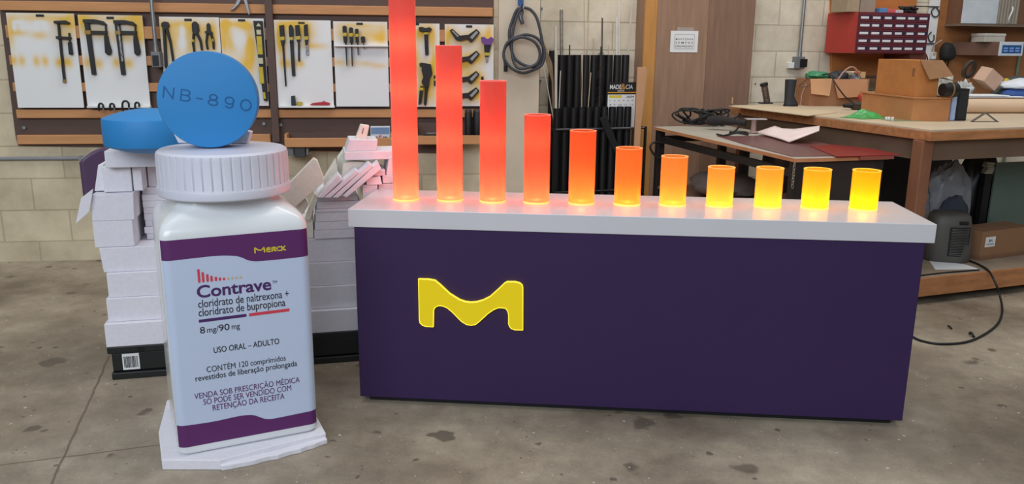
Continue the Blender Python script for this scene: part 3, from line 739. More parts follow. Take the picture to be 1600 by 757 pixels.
BOFF = 0.048
def board(corners, label, spray, tag=None, ledge=None, shelf=None):
    (ax, az), (bx_, bz), (cx, cz), (dx, dz) = corners
    u0, u1, z0, z1 = (ax + dx) / 2, (bx_ + cx) / 2, (cz + dz) / 2, (az + bz) / 2
    t = Thing('tool_board', label, 'board', 'W', at=((u0 + u1) / 2, -BOFF, z0), group='white tool boards on the slatted wall')
    nu, nv = 56, 80
    mb = MB().grid(lambda a, b: (u0 + (u1 - u0) * a, -BOFF, z0 + (z1 - z0) * b), nu, nv)
    o = t.part('painted_face', mb, board_m)
    ca = o.data.color_attributes.new('spray', 'FLOAT_COLOR', 'POINT')
    for i, v in enumerate(mb.v):
        s_ = 0.0
        for (cx_, cz_, rx, rz, am) in spray:
            d = ((v[0] - cx_) / rx) ** 2 + ((v[2] - cz_) / rz) ** 2
            s_ = s_ + am * math.exp(-d) if am > 0 else s_ * (1 + am * math.exp(-d * d))
        s_ = max(0, min(1, s_)); ca.data[i].color = (s_, s_, s_, 1)
    t.part('board_body', MB().box(u0, u1, -BOFF + 0.0006, -0.0395, z0, z1), edge_w)
    if tag:
        t.part('name_tag', MB().box(tag[0][0], tag[1][0], -BOFF - 0.002, -BOFF - 0.0002, tag[1][1], tag[0][1]), blackp)
    if ledge:
        t.part('ledge', MB().box(ledge[0][0], ledge[1][0], -BOFF - 0.035, -BOFF - 0.0003, ledge[0][1] - 0.012, ledge[0][1]), edge_w, bevel=0.002)
    if shelf:
        t.part('tool_shelf', MB().box(shelf[0][0], shelf[1][0], -BOFF - 0.035, -BOFF - 0.0003, shelf[0][1] - 0.010, shelf[0][1]), edge_w, bevel=0.002)
    return (u0, u1, z0, z1)
S = 0.00122                                           # metres per crop pixel on the boards, for sizes of spray marks
def sp(L, rs, am=0.9): return [(p[0], p[1], r[0] * S, r[1] * S, am) for p, r in zip(L, rs)]
b1s = sp([(-2.979,1.449),(-2.817,1.489),(-2.685,1.465),(-2.694,1.390),(-2.937,1.400),(-2.828,1.388),(-2.996,1.362),(-2.636,1.466)], [(30, 40), (140, 24), (60, 30), (45, 40), (40, 16), (40, 20), (20, 50), (25, 60)], 0.7) \
    + sp([(-2.962,1.440),(-2.917,1.440),(-2.843,1.439),(-2.793,1.439),(-2.936,1.462),(-2.815,1.461)], [(11, 24), (11, 24), (11, 24), (11, 24), (30, 9), (30, 9)], -0.95) \
    + sp([(-2.990,1.240),(-2.944,1.241),(-2.864,1.239),(-2.815,1.239),(-2.736,1.231),(-2.687,1.231)], [(16, 26), (16, 26), (16, 26), (16, 26), (22, 26), (22, 26)], 0.95)
board([(-3.003,1.517),(-2.632,1.511),(-2.619,0.966),(-2.997,0.962)], 'white tool board at the far left holding a single clamp', b1s, [(-2.836,1.507),(-2.791,1.493)])
b2s = sp([(-2.547,1.492),(-2.350,1.482),(-2.265,1.458),(-2.259,1.382),(-2.588,1.454),(-2.494,1.405),(-2.360,1.381),(-2.275,1.483)], [(60, 30), (110, 28), (40, 60), (24, 40), (24, 50), (60, 30), (60, 30), (60, 20)], 0.75) \
    + sp([(-2.575,1.232),(-2.513,1.226),(-2.412,1.233),(-2.343,1.227)], [(26, 30), (20, 26), (22, 28), (24, 26)], 0.9)
board([(-2.607,1.511),(-2.240,1.505),(-2.241,0.970),(-2.601,0.962)], 'white tool board with two big black clamps, left of the blue tablets', b2s, [(-2.443,1.499),(-2.401,1.485)], ledge=[(-2.597,0.977),(-2.234,0.977)])
b3s = sp([(-2.128,1.447),(-2.068,1.409),(-2.102,1.306),(-1.966,1.423),(-1.901,1.437),(-1.837,1.437),(-1.895,1.346),(-2.013,1.461),(-1.843,1.347),(-1.986,1.320)], [(30, 40), (50, 60), (50, 80), (40, 50), (50, 40), (30, 50), (40, 50), (60, 20), (26, 50), (40, 50)], 0.65) \
    + sp([(-2.017,1.410),(-2.023,1.345)], [(14, 40), (22, 40)], -0.9)
board([(-2.153,1.506),(-1.803,1.500),(-1.798,0.977),(-2.139,0.973)], 'white tool board with pliers and pincers behind the upright blue tablet', b3s, [(-2.000,1.493),(-1.957,1.479)])
b4s = sp([(-1.707,1.464),(-1.759,1.451),(-1.643,1.452),(-1.740,1.348),(-1.628,1.283),(-1.671,1.217),(-1.624,1.349),(-1.784,1.373)], [(80, 18), (20, 60), (40, 30), (30, 60), (26, 90), (40, 60), (30, 60), (14, 90)], 0.8) \
    + sp([(-1.687,1.374)], [(34, 40)], -0.8)
board([(-1.795,1.500),(-1.537,1.499),(-1.537,0.977),(-1.795,0.973)], 'narrow white tool board with a spirit level hung along its right edge', b4s, [(-1.688,1.494),(-1.646,1.481)])
b5s = sp([(-1.432,1.429),(-1.340,1.443),(-1.276,1.417),(-1.438,1.324),(-1.253,1.339),(-1.365,1.468),(-1.455,1.376)], [(30, 50), (50, 50), (40, 50), (24, 60), (70, 16), (80, 16), (14, 60)], 0.75) \
    + sp([(-1.443,1.232),(-1.410,1.232),(-1.364,1.233),(-1.324,1.233)], [(16, 26), (16, 24), (24, 28), (14, 18)], 0.8)
board([(-1.481,1.493),(-1.149,1.493),(-1.131,0.969),(-1.476,0.962)], 'white tool board with files and chisels right of the dark post', b5s, [(-1.334,1.482),(-1.295,1.471)], ledge=[(-1.474,0.977),(-1.134,0.979)])
b6s = sp([(-1.077,1.419),(-1.011,1.407),(-0.944,1.408),(-0.877,1.422),(-0.823,1.422),(-0.982,1.466),(-0.851,1.382)], [(40, 40), (40, 40), (40, 40), (40, 40), (24, 50), (100, 14), (40, 26)], 0.6) \
    + sp([(-1.084,1.241),(-1.017,1.241),(-1.111,1.241),(-0.936,1.235),(-0.855,1.222)], [(20, 18), (30, 20), (16, 18), (40, 14), (40, 14)], 0.55)
board([(-1.130,1.489),(-0.804,1.489),(-0.789,0.973),(-1.120,0.969)], 'white tool board with screwdrivers on a small shelf, left of the tallest red tube', b6s, [(-0.984,1.482),(-0.945,1.469)], shelf=[(-1.123,1.348),(-0.793,1.351)])
b7s = sp([(-0.603,1.424),(-0.549,1.438),(-0.522,1.385),(-0.566,1.183),(-0.525,1.170),(-0.596,1.060),(-0.540,1.047),(-0.510,1.265),(-0.619,1.277)], [(30, 40), (40, 50), (20, 60), (40, 70), (30, 60), (24, 70), (40, 60), (14, 60), (20, 80)], 0.8)
board([(-0.749,1.482),(-0.481,1.482),(-0.467,0.969),(-0.733,0.969)], 'white tool board with a hammer, half hidden by the tallest red tube', b7s, [(-0.623,1.486),(-0.600,1.471)])
b8s = sp([(-0.398,1.427),(-0.330,1.387),(-0.247,1.415),(-0.184,1.362),(-0.289,1.266),(-0.233,1.280),(-0.275,1.144),(-0.233,1.157),(-0.289,1.033),(-0.233,1.047),(-0.163,1.429),(-0.426,1.360),(-0.428,1.184),(-0.330,1.225)], [(30, 40), (60, 40), (40, 40), (34, 60), (50, 40), (40, 40), (50, 40), (40, 40), (50, 40), (30, 40), (20, 60), (14, 90), (14, 90), (40, 60)], 0.72)
board([(-0.445,1.478),(-0.136,1.482),(-0.134,0.977),(-0.438,0.969)], 'white tool board with angled corner clamps beside the concrete pillar', b8s, [(-0.309,1.474),(-0.270,1.460)])

# ------------------------------------------------------------ hand tools hung on the boards
def tool(name, label, cat, parts, group=None, y0=-0.052, th=0.016):
    """parts: (part name, outline, material, extra front offset)"""
    allp = [p for q in parts for p in q[1]]
    au = sum(p[0] for p in allp) / len(allp); az = min(p[1] for p in allp)
    t = Thing(name, label, cat, 'W', at=(au, y0, az), group=group)
    for nm, L, mat, ex in parts:
        t.part(nm, MB().prism(L, y0 - th - ex, y0 + 0.0035 - ex * 0), mat, bevel=0.0016)
    return t
brass = M('brass_fitting', (150, 118, 56), 0.45, metal=0.4)
tool('bar_clamp', 'slim black bar clamp with brass foot on the far left board', 'clamp', [
    ('bar', [(-2.718,1.455),(-2.707,1.456),(-2.708,1.132),(-2.721,1.132)], blackm, 0), ('bar_end', [(-2.723,1.133),(-2.707,1.133),(-2.708,1.114),(-2.724,1.112)], brass, 0.001),
    ('fixed_jaw', [(-2.734,1.471),(-2.670,1.474),(-2.647,1.462),(-2.651,1.454),(-2.703,1.455),(-2.734,1.456)], blackm, 0.003), ('sliding_arm', [(-2.732,1.384),(-2.650,1.380),(-2.650,1.366),(-2.731,1.367)], blackm, 0.004),
    ('screw', [(-2.661,1.403),(-2.654,1.403),(-2.656,1.347),(-2.664,1.347)], blackm, 0.001), ('handle', [(-2.668,1.348),(-2.652,1.352),(-2.650,1.281),(-2.655,1.276),(-2.669,1.278)], blackp, 0.006)])
mottled_steel = M('scratched_steel', (150, 150, 156), 0.35, metal=0.7, var=0.7, scale=60)  # mottled pale steel, its own tone
tool('bar_clamp', 'big black bar clamp with plain bar, the left one of a pair', 'clamp', [
    ('bar', [(-2.566,1.459),(-2.539,1.462),(-2.531,1.161),(-2.555,1.160)], blackm, 0), ('fixed_jaw', [(-2.571,1.482),(-2.510,1.483),(-2.461,1.473),(-2.441,1.453),(-2.454,1.450),(-2.500,1.459),(-2.549,1.458),(-2.571,1.462)], blackm, 0.003),
    ('sliding_arm', [(-2.531,1.418),(-2.442,1.416),(-2.444,1.397),(-2.534,1.397)], blackm, 0.004), ('brass_collar', [(-2.567,1.419),(-2.532,1.419),(-2.534,1.395),(-2.567,1.395)], brass, 0.004),
    ('screw', [(-2.451,1.453),(-2.444,1.453),(-2.447,1.390),(-2.455,1.390)], blackm, 0.001), ('handle', [(-2.460,1.391),(-2.442,1.392),(-2.439,1.354),(-2.429,1.301),(-2.435,1.281),(-2.451,1.276),(-2.464,1.290),(-2.462,1.354)], blackp, 0.006)], group='big bar clamps')
tool('bar_clamp', 'big black bar clamp with scratched silver bar, the right one of a pair', 'clamp', [
    ('bar', [(-2.396,1.457),(-2.368,1.460),(-2.363,1.162),(-2.387,1.160)], blackm, 0), ('scratched_patch', [(-2.380,1.446),(-2.370,1.446),(-2.365,1.239),(-2.377,1.239)], mottled_steel, 0.0015),
    ('fixed_jaw', [(-2.401,1.479),(-2.339,1.480),(-2.293,1.471),(-2.274,1.453),(-2.287,1.450),(-2.331,1.457),(-2.379,1.456),(-2.401,1.460)], blackm, 0.003),
    ('sliding_arm', [(-2.364,1.419),(-2.275,1.417),(-2.277,1.398),(-2.366,1.397)], blackm, 0.004), ('brass_collar', [(-2.397,1.418),(-2.365,1.419),(-2.366,1.397),(-2.397,1.397)], brass, 0.004),
    ('screw', [(-2.284,1.452),(-2.277,1.453),(-2.280,1.390),(-2.288,1.390)], blackm, 0.001), ('handle', [(-2.294,1.390),(-2.276,1.392),(-2.272,1.356),(-2.265,1.299),(-2.270,1.280),(-2.286,1.274),(-2.298,1.289),(-2.297,1.356)], blackp, 0.006)], group='big bar clamps')
# four spring clamps biting the ledge of the second board
for (xc, w, lab) in ((458, 24, 'outermost on the left'), (508, 24, 'second from the left'), (571, 34, 'widest of the four'), (624, 24, 'outermost on the right')):
    pass
def spring_clamp(L, lab):
    p0, p1 = L
    u = (p0[0] + p1[0]) / 2; r = abs(p1[0] - p0[0]) / 2; z = (p0[1] + p1[1]) / 2
    t = Thing('c_clamp', lab, 'clamp', 'W', at=(u, -0.07, z), group='small clamps on the ledge of the second board')
    t.part('frame', MB().tube(catmull([(u - r, -0.086, z - 2.2 * r), (u - r, -0.086, z), (u - r * .6, -0.086, z + r * 1.1), (u + r * .3, -0.086, z + r * 1.4), (u + r, -0.086, z + r * .7), (u + r, -0.086, z - 0.6 * r)], 6), 0.0062, 8), blackm, smooth=60)
    t.part('screw', MB().cyl((u + r, -0.088, z - 2.6 * r), (u + r, -0.088, z - 0.2 * r), 0.004, n=8), steel)
spring_clamp([(-2.527,0.974),(-2.502,0.974)], 'small black clamp on the second board ledge, outermost left')
spring_clamp([(-2.463,0.974),(-2.439,0.974)], 'small black clamp on the second board ledge, second from the left')
spring_clamp([(-2.391,0.981),(-2.354,0.981)], 'widest small clamp on the ledge of the second board')
spring_clamp([(-2.318,0.981),(-2.294,0.981)], 'small black clamp on the second board ledge, outermost right')

tool('pincers', 'long black pincers at the left of the pliers board', 'pincers', [
    ('head', [(-2.128,1.467),(-2.112,1.475),(-2.092,1.471),(-2.085,1.452),(-2.093,1.437),(-2.109,1.426),(-2.123,1.434),(-2.132,1.449)], blackm, 0.002),
    ('handle', [(-2.126,1.436),(-2.111,1.432),(-2.117,1.215),(-2.128,1.199),(-2.132,1.215)], blackp, 0), ('handle', [(-2.109,1.429),(-2.095,1.439),(-2.082,1.358),(-2.074,1.235),(-2.085,1.226),(-2.093,1.345)], blackp, 0.001)])
tool('pliers', 'wide black combination pliers hung left of the slimmer pair', 'pliers', [
    ('jaws', [(-1.955,1.464),(-1.945,1.476),(-1.932,1.477),(-1.918,1.462),(-1.916,1.423),(-1.931,1.400),(-1.951,1.400),(-1.956,1.423)], blackm, 0.002),
    ('handle', [(-1.955,1.410),(-1.945,1.403),(-1.952,1.359),(-1.949,1.299),(-1.959,1.297),(-1.964,1.351)], blackp, 0), ('handle', [(-1.936,1.403),(-1.924,1.411),(-1.908,1.370),(-1.904,1.313),(-1.914,1.307),(-1.919,1.359)], blackp, 0.001),
    ('grip_band', [(-1.962,1.374),(-1.950,1.372),(-1.952,1.356),(-1.963,1.359)], yellowp, 0.002)], group='two pairs of pliers')
tool('pliers', 'slim black side cutting pliers hung right of the wider pair', 'pliers', [
    ('jaws', [(-1.870,1.460),(-1.860,1.470),(-1.851,1.460),(-1.850,1.427),(-1.838,1.411),(-1.856,1.404),(-1.876,1.408),(-1.886,1.416),(-1.871,1.426)], blackm, 0.002),
    ('handle', [(-1.876,1.411),(-1.866,1.406),(-1.875,1.359),(-1.871,1.316),(-1.881,1.313),(-1.885,1.357)], blackp, 0), ('handle', [(-1.856,1.406),(-1.844,1.414),(-1.833,1.368),(-1.834,1.318),(-1.845,1.316),(-1.845,1.362)], blackp, 0.001),
    ('grip_band', [(-1.843,1.378),(-1.835,1.375),(-1.834,1.362),(-1.843,1.362)], yellowp, 0.002)], group='two pairs of pliers')
lv = Thing('spirit_level', 'black spirit level with yellow insets hanging on the narrow board', 'level', 'W', at=AUTO)
lvl = [(-1.596,1.485),(-1.543,1.485),(-1.539,1.009),(-1.563,1.008)]
lv.part('level_body', MB().prism(lvl, -0.072, -0.0485), blackp, bevel=0.002)
for L in ([(-1.582,1.395),(-1.552,1.395),(-1.551,1.287),(-1.582,1.287)], [(-1.583,1.212),(-1.555,1.212),(-1.553,1.113),(-1.581,1.113)], [(-1.565,1.060),(-1.551,1.060),(-1.549,1.020),(-1.562,1.020)]):
    lv.part('yellow_inset', MB().prism(L, -0.0728, -0.0715), yellowp)
for L in ([(-1.580,1.453),(-1.566,1.473),(-1.551,1.453)], [(-1.580,1.432),(-1.554,1.432),(-1.553,1.405),(-1.579,1.405)], [(-1.580,1.266),(-1.552,1.266),(-1.552,1.232),(-1.579,1.232)]):
    lv.part('vial_window', MB().prism(L, -0.0730, -0.0715), M('pale_vial', (196, 190, 150), 0.3))
tin = M('bare_steel_blade', (150, 150, 152), 0.4, metal=0.5)
tool('tin_snips', 'grey open shears hanging above the pliers board', 'shears', [
    ('blade', [(-1.729,1.543),(-1.698,1.577),(-1.681,1.610),(-1.658,1.611),(-1.678,1.577),(-1.706,1.551)], tin, 0), ('blade', [(-1.647,1.611),(-1.627,1.611),(-1.614,1.527),(-1.621,1.517),(-1.633,1.555)], tin, 0.002)], y0=-0.045)
def driver(lab, name, cat, group, parts): tool(name, lab, cat, parts, group=group)
tool('file', 'longest thin round file at the left of the chisels', 'file', [('shaft', [(-1.435,1.344),(-1.423,1.344),(-1.422,1.099),(-1.430,1.095)], blackm, -0.003), ('handle', [(-1.445,1.458),(-1.418,1.464),(-1.417,1.392),(-1.415,1.370),(-1.425,1.338),(-1.436,1.337),(-1.442,1.370),(-1.444,1.392)], blackp, 0.004), ('grip_band', [(-1.444,1.392),(-1.417,1.394),(-1.417,1.373),(-1.442,1.371)], yellowp, 0.0055)])
tool('file', 'wide flat black file with a loop top, second from left of four', 'file', [('blade', [(-1.388,1.360),(-1.367,1.362),(-1.365,1.160),(-1.385,1.158)], blackm, -0.003), ('handle', [(-1.389,1.453),(-1.379,1.466),(-1.370,1.461),(-1.363,1.442),(-1.364,1.403),(-1.369,1.377),(-1.365,1.359),(-1.389,1.357),(-1.385,1.377),(-1.389,1.403)], blackp, 0.004), ('grip_band', [(-1.386,1.390),(-1.367,1.392),(-1.367,1.375),(-1.386,1.373)], yellowp, 0.0055)])
tool('chisel', 'slim chisel third along beside the flat file', 'chisel', [('blade', [(-1.340,1.372),(-1.328,1.372),(-1.333,1.249),(-1.344,1.247)], blackm, -0.003), ('handle', [(-1.351,1.461),(-1.327,1.465),(-1.321,1.391),(-1.327,1.365),(-1.344,1.363),(-1.350,1.390)], blackp, 0.004), ('grip_band', [(-1.350,1.397),(-1.322,1.399),(-1.322,1.378),(-1.348,1.376)], yellowp, 0.0055)])
tool('chisel', 'short wide chisel at the right of the files', 'chisel', [('blade', [(-1.294,1.348),(-1.278,1.348),(-1.278,1.286),(-1.294,1.285)], mottled_steel, -0.003), ('handle', [(-1.299,1.464),(-1.278,1.469),(-1.276,1.398),(-1.276,1.373),(-1.283,1.344),(-1.295,1.344),(-1.298,1.373),(-1.299,1.396)], blackp, 0.004), ('grip_band', [(-1.299,1.396),(-1.276,1.398),(-1.276,1.377),(-1.298,1.375)], yellowp, 0.0055)])
tool('screwdriver', 'longest black screwdriver, at the left of the board shelf', 'screwdriver', [('shaft', [(-1.056,1.364),(-1.047,1.365),(-1.047,1.223),(-1.052,1.220)], blackm, -0.003), ('handle', [(-1.067,1.456),(-1.057,1.463),(-1.043,1.459),(-1.042,1.387),(-1.046,1.362),(-1.062,1.360),(-1.065,1.387)], blackp, 0.01), ('grip_band', [(-1.066,1.420),(-1.042,1.421),(-1.043,1.400),(-1.066,1.399)], yellowp, 0.0115)], y0=-0.0635)
tool('screwdriver', 'black screwdriver second from the left on the board shelf', 'screwdriver', [('shaft', [(-1.020,1.363),(-1.012,1.364),(-1.014,1.220),(-1.020,1.219)], blackm, -0.003), ('handle', [(-1.028,1.449),(-1.017,1.454),(-1.005,1.450),(-1.006,1.362),(-1.026,1.359)], blackp, 0.01), ('grip_band', [(-1.028,1.417),(-1.005,1.419),(-1.006,1.398),(-1.027,1.396)], yellowp, 0.0115)], y0=-0.0635)
tool('screwdriver', 'small black screwdriver third along on the board shelf', 'screwdriver', [('shaft', [(-0.983,1.365),(-0.976,1.365),(-0.976,1.288),(-0.981,1.287)], blackm, -0.003), ('handle', [(-0.991,1.441),(-0.983,1.447),(-0.972,1.444),(-0.971,1.364),(-0.991,1.361)], blackp, 0.01), ('grip_band', [(-0.990,1.414),(-0.972,1.415),(-0.972,1.397),(-0.990,1.395)], yellowp, 0.0115)], y0=-0.0635)
tool('screwdriver', 'stubby black screwdriver at the right of the board shelf', 'screwdriver', [('shaft', [(-0.946,1.365),(-0.940,1.366),(-0.938,1.326),(-0.944,1.326)], blackm, -0.003), ('handle', [(-0.959,1.394),(-0.949,1.401),(-0.934,1.399),(-0.931,1.364),(-0.956,1.361)], blackp, 0.01)], y0=-0.0635)
LD = -1.437,0.980
lz = LD[1]
a = [(-1.396,1.037),(-1.374,1.040),(-1.369,0.979),(-1.397,0.979)]
t = Thing('staple_gun', 'small dark green tool standing on the board ledge beside yellow tape', 'tool', 'W', at=(a[3][0], -0.065, a[3][1]))
t.solo(MB().prism(a, -0.08, -0.055), M('dark_green_plastic', (36, 46, 42), 0.5), bevel=0.003)
a = [(-1.368,1.001),(-1.326,0.979)]
t = Thing('tape_roll', 'flat yellow tape roll on the board ledge', 'tape', 'W', at=(a[0][0], -0.066, a[1][1]))
t.solo(MB().lathe([(0.008, a[1][1] + .0004), (0.0165, a[1][1] + .0004), (0.0165, a[0][1]), (0.008, a[0][1])], ((a[0][0] + a[1][0]) / 2, -0.068, 0), 24, cap=False), yellowp, smooth=40)
a = [(-1.286,0.985),(-1.267,0.994),(-1.218,1.000),(-1.189,1.002),(-1.161,0.994),(-1.165,0.981),(-1.281,0.981)]
t = Thing('utility_knife', 'red utility knife lying on the ledge below the files', 'knife', 'W', at=(a[0][0], -0.065, a[6][1]))
t.part('knife_body', MB().prism(a, -0.076, -0.058), M('red_plastic', (178, 36, 48), 0.4), bevel=0.003)
t.part('slider', MB().prism([(-1.218,0.998),(-1.196,1.009),(-1.191,1.004),(-1.202,0.997)], -0.070, -0.064), greyp)
tool('hammer', 'short black hammer at the top of the half hidden board', 'hammer', [('head', [(-0.605,1.457),(-0.586,1.462),(-0.562,1.454),(-0.537,1.460),(-0.521,1.449),(-0.535,1.434),(-0.568,1.430),(-0.600,1.435)], blackm, 0.006), ('handle', [(-0.571,1.430),(-0.546,1.430),(-0.544,1.293),(-0.566,1.291)], blackp, 0), ('neck_band', [(-0.573,1.430),(-0.545,1.430),(-0.544,1.417),(-0.571,1.415)], yellowp, 0.0015)])
tool('rivet_gun', 'black hand riveter hanging below the hammer', 'riveter', [('gun_body', [(-0.604,1.237),(-0.593,1.245),(-0.532,1.235),(-0.527,1.211),(-0.522,1.177),(-0.539,1.143),(-0.545,1.095),(-0.573,1.091),(-0.584,1.109),(-0.592,1.126),(-0.580,1.156),(-0.591,1.197),(-0.588,1.216),(-0.601,1.221)], blackm, 0.006),
    ('handle', [(-0.570,1.099),(-0.545,1.099),(-0.554,1.061),(-0.561,0.992),(-0.569,0.975),(-0.580,0.986)], blackp, 0), ('handle', [(-0.601,1.099),(-0.580,1.099),(-0.593,0.995),(-0.614,0.984),(-0.613,0.997)], blackp, 0.002), ('grip_band', [(-0.605,1.091),(-0.580,1.088),(-0.582,1.072),(-0.607,1.074)], yellowp, 0.004)])
tool('hex_key', 'tiny black key hung right of the hand riveter', 'key', [('key', [(-0.514,1.166),(-0.502,1.166),(-0.501,1.102),(-0.514,1.102)], blackm, -0.006), ('grip_band', [(-0.513,1.146),(-0.502,1.146),(-0.502,1.132),(-0.513,1.132)], yellowp, -0.005)])
cc = [(-0.412,1.442),(-0.395,1.452),(-0.349,1.411),(-0.295,1.417),(-0.244,1.452),(-0.223,1.431),(-0.266,1.382),(-0.280,1.369),(-0.305,1.390),(-0.349,1.379),(-0.374,1.384)]
ci = ([(-0.401,1.439),(-0.393,1.443),(-0.355,1.407),(-0.363,1.400)], [(-0.286,1.401),(-0.245,1.442),(-0.234,1.430),(-0.272,1.388)])
cd = [(-0.412,1.442),(-0.413,1.310),(-0.414,1.185),(-0.415,1.083)]
clabs = ('whole black corner clamp at the top of the corner clamp board', 'black corner clamp second from the top, partly behind a red tube', 'black corner clamp third from the top, partly behind a red tube', 'lowest black corner clamp, partly behind a red tube')
pale = M('pale_clamp_face', (150, 150, 148), 0.5)
for k, lab in enumerate(clabs):
    dz = cd[k][1] - cd[0][1]; du = cd[k][0] - cd[0][0]
    sh = lambda L: [(p[0] + du, p[1] + dz) for p in L]
    tool('corner_clamp', lab, 'clamp', [('clamp_body', sh(cc), blackm, 0.004), ('jaw_face', sh(ci[0]), pale, 0.006), ('jaw_face', sh(ci[1]), pale, 0.006)], group='corner clamps')
tool('hand_punch', 'purple and black punch tool beside the corner clamps', 'tool', [('purple_head', [(-0.215,1.402),(-0.200,1.406),(-0.175,1.391),(-0.150,1.406),(-0.134,1.389),(-0.155,1.355),(-0.189,1.355),(-0.211,1.372)], M('purple_plastic', (112, 66, 140), 0.45), 0.006),
    ('handle', [(-0.197,1.355),(-0.152,1.355),(-0.163,1.308),(-0.166,1.283),(-0.191,1.283),(-0.193,1.310)], blackp, 0.002), ('grip_band', [(-0.194,1.308),(-0.163,1.308),(-0.165,1.289),(-0.193,1.289)], yellowp, 0.0035), ('tip', [(-0.187,1.283),(-0.173,1.283),(-0.172,1.256),(-0.183,1.248)], steel, 0)])
tool('hook', 'small black hook at the right edge of the corner clamp board', 'hook', [('hook', [(-0.215,1.158),(-0.200,1.161),(-0.200,1.111),(-0.212,1.117)], blackm, -0.002)])

# ------------------------------------------------------------ pipes, hose and rack
cb = [(-2.170,1.595),(-2.167,1.318)]
cw = [(-2.134,1.842),(-2.168,1.298),(-2.194,1.298),(-2.143,1.208)]
t = Thing('conduit', 'vertical grey conduit pipe ending in a switch box on the tool wall', 'pipe', 'W', at=((cw[2][0] + cw[3][0]) / 2, -0.09, cw[3][1]))
uc = (cw[2][0] + cw[3][0]) / 2
t.part('pipe', MB().cyl((uc, -0.085, cw[2][1] + 0.03), (uc, -0.085, 1.95), 0.0115, n=16), steel, smooth=50)
t.part('coupling', MB().cyl((uc, -0.085, cw[2][1] + 0.001), (uc, -0.085, cw[2][1] + 0.035), 0.015, n=16), steel, smooth=50)
t.part('switch_box', MB().box(cw[2][0], cw[3][0], -0.11, -0.039, cw[3][1], cw[2][1]), greyp, bevel=0.004)
t.part('switch_plate', MB().box(cw[2][0] + 0.008, cw[3][0] - 0.008, -0.113, -0.1102, cw[3][1] + 0.008, cw[2][1] - 0.02), blackp, bevel=0.001)
pz = -2.933,0.653
t = Thing('wall_pipe', 'thin grey pipe running along the block wall below the tool wall', 'pipe', 'W', at=(-3.0, -0.014, pz[1]))
t.part('pipe', MB().cyl((-4.0, -0.0125, pz[1]), (-2.2, -0.0125, pz[1]), 0.0115, n=14), M('grey_painted_pipe', (134, 136, 140), 0.5), smooth=50)
for u in (-3.3, -2.7): t.part('clip', MB().box(u, u + 0.02, -0.026, -0.0002, pz[1] - 0.014, pz[1] + 0.014), steel)

HO = 0.08
hs_ = Thing('rubber_hose', 'coiled dark grey rubber hose hanging on the concrete pillar', 'hose', 'W', at=AUTO)
hm = M('dark_grey_hose', (62, 64, 70), 0.55, var=0.12, scale=20)
def hp(L, offs):
    return [(p[0], -o, p[1]) for p, o in zip(L, offs)]
l1 = [(0.042,1.585),(0.009,1.571),(-0.018,1.510),(-0.039,1.430),(-0.027,1.336),(0.001,1.269),(0.072,1.228),(0.143,1.229),(0.175,1.297),(0.171,1.378),(0.138,1.512),(0.098,1.570),(0.054,1.585)]
hs_.part('coil', MB().tube(catmull(hp(l1, [0.07, .07, .07, .075, .08, .085, .09, .09, .085, .08, .075, .07, .07]), 8), 0.0092, 10), hm, smooth=60)
l2 = [(-0.077,1.309),(-0.055,1.368),(0.000,1.404),(0.070,1.420),(0.140,1.394),(0.181,1.324),(0.171,1.243),(0.115,1.204),(0.044,1.185),(-0.026,1.214),(-0.071,1.268),(-0.077,1.309)]
hs_.part('coil', MB().tube(catmull(hp(l2, [.095, .10, .105, .11, .105, .10, .10, .10, .105, .10, .10, .095]), 8), 0.0092, 10), hm, smooth=60)
l3 = [(-0.060,1.203),(-0.066,1.255),(-0.074,1.309),(-0.047,1.363),(0.028,1.404),(0.112,1.378),(0.150,1.311),(0.128,1.242),(0.030,1.212),(-0.013,1.255),(-0.025,1.363),(-0.009,1.484),(0.021,1.561),(0.045,1.577)]
hs_.part('coil', MB().tube(catmull(hp(l3, [.075, .078, .08, .085, .125, .125, .12, .118, .118, .10, .09, .085, .085, .085]), 8), 0.0092, 10), hm, smooth=60)
ef = [(-0.060,1.228),(-0.061,1.192)]
hs_.part('end_fitting', MB().cyl((ef[0][0], -.076, ef[0][1]), (ef[1][0], -.075, ef[1][1]), 0.0125, n=12), blackp, smooth=50)
cn = [(0.045,1.564),(0.029,1.524),(0.035,1.519),(0.044,1.484)]
hs_.part('coupler', MB().tube([(cn[0][0], -.075, cn[0][1]), (cn[1][0], -.085, cn[1][1]), (cn[3][0], -.085, cn[3][1])], [0.008, 0.014, 0.012], 12), M('steel_coupler', (96, 98, 104), 0.35, metal=0.7), smooth=50)
hk = [(0.019,1.682),(0.053,1.601)]
t = Thing('wall_hook', 'blue hook holding the coiled hose on the pillar', 'hook', 'W', at=((hk[0][0] + hk[1][0]) / 2, -0.031, hk[1][1]))
hkm = M('blue_paint', (48, 84, 140), 0.5)
t.part('plate', MB().box(hk[0][0], hk[1][0], -0.045, -0.0305, hk[1][1], hk[0][1]), hkm, bevel=0.002)
t.part('arm', MB().tube(catmull([((hk[0][0] + hk[1][0]) / 2, -0.046, hk[1][1] + .004), ((hk[0][0] + hk[1][0]) / 2, -0.075, hk[1][1] - .014), ((hk[0][0] + hk[1][0]) / 2, -0.10, hk[1][1] - .012), ((hk[0][0] + hk[1][0]) / 2, -0.112, hk[1][1] + .008)], 6), 0.006, 8), hkm, smooth=60)

# conduit on the block wall right of the pillar
pc = -2.180,1.224
t = Thing('conduit', 'long thin grey conduit down the block wall right of the pillar', 'pipe', 'B', at=(pc[0], -0.014, 0.0))
t.part('pipe', MB().cyl((pc[0], -0.014, 0.3), (pc[0], -0.014, 2.2), 0.0125, n=14), steel, smooth=50)
for z in (0.45, 1.09, 1.6): t.part('clip', MB().box(pc[0] - 0.022, pc[0] + 0.022, -0.028, -0.0003, z, z + 0.02), steel)

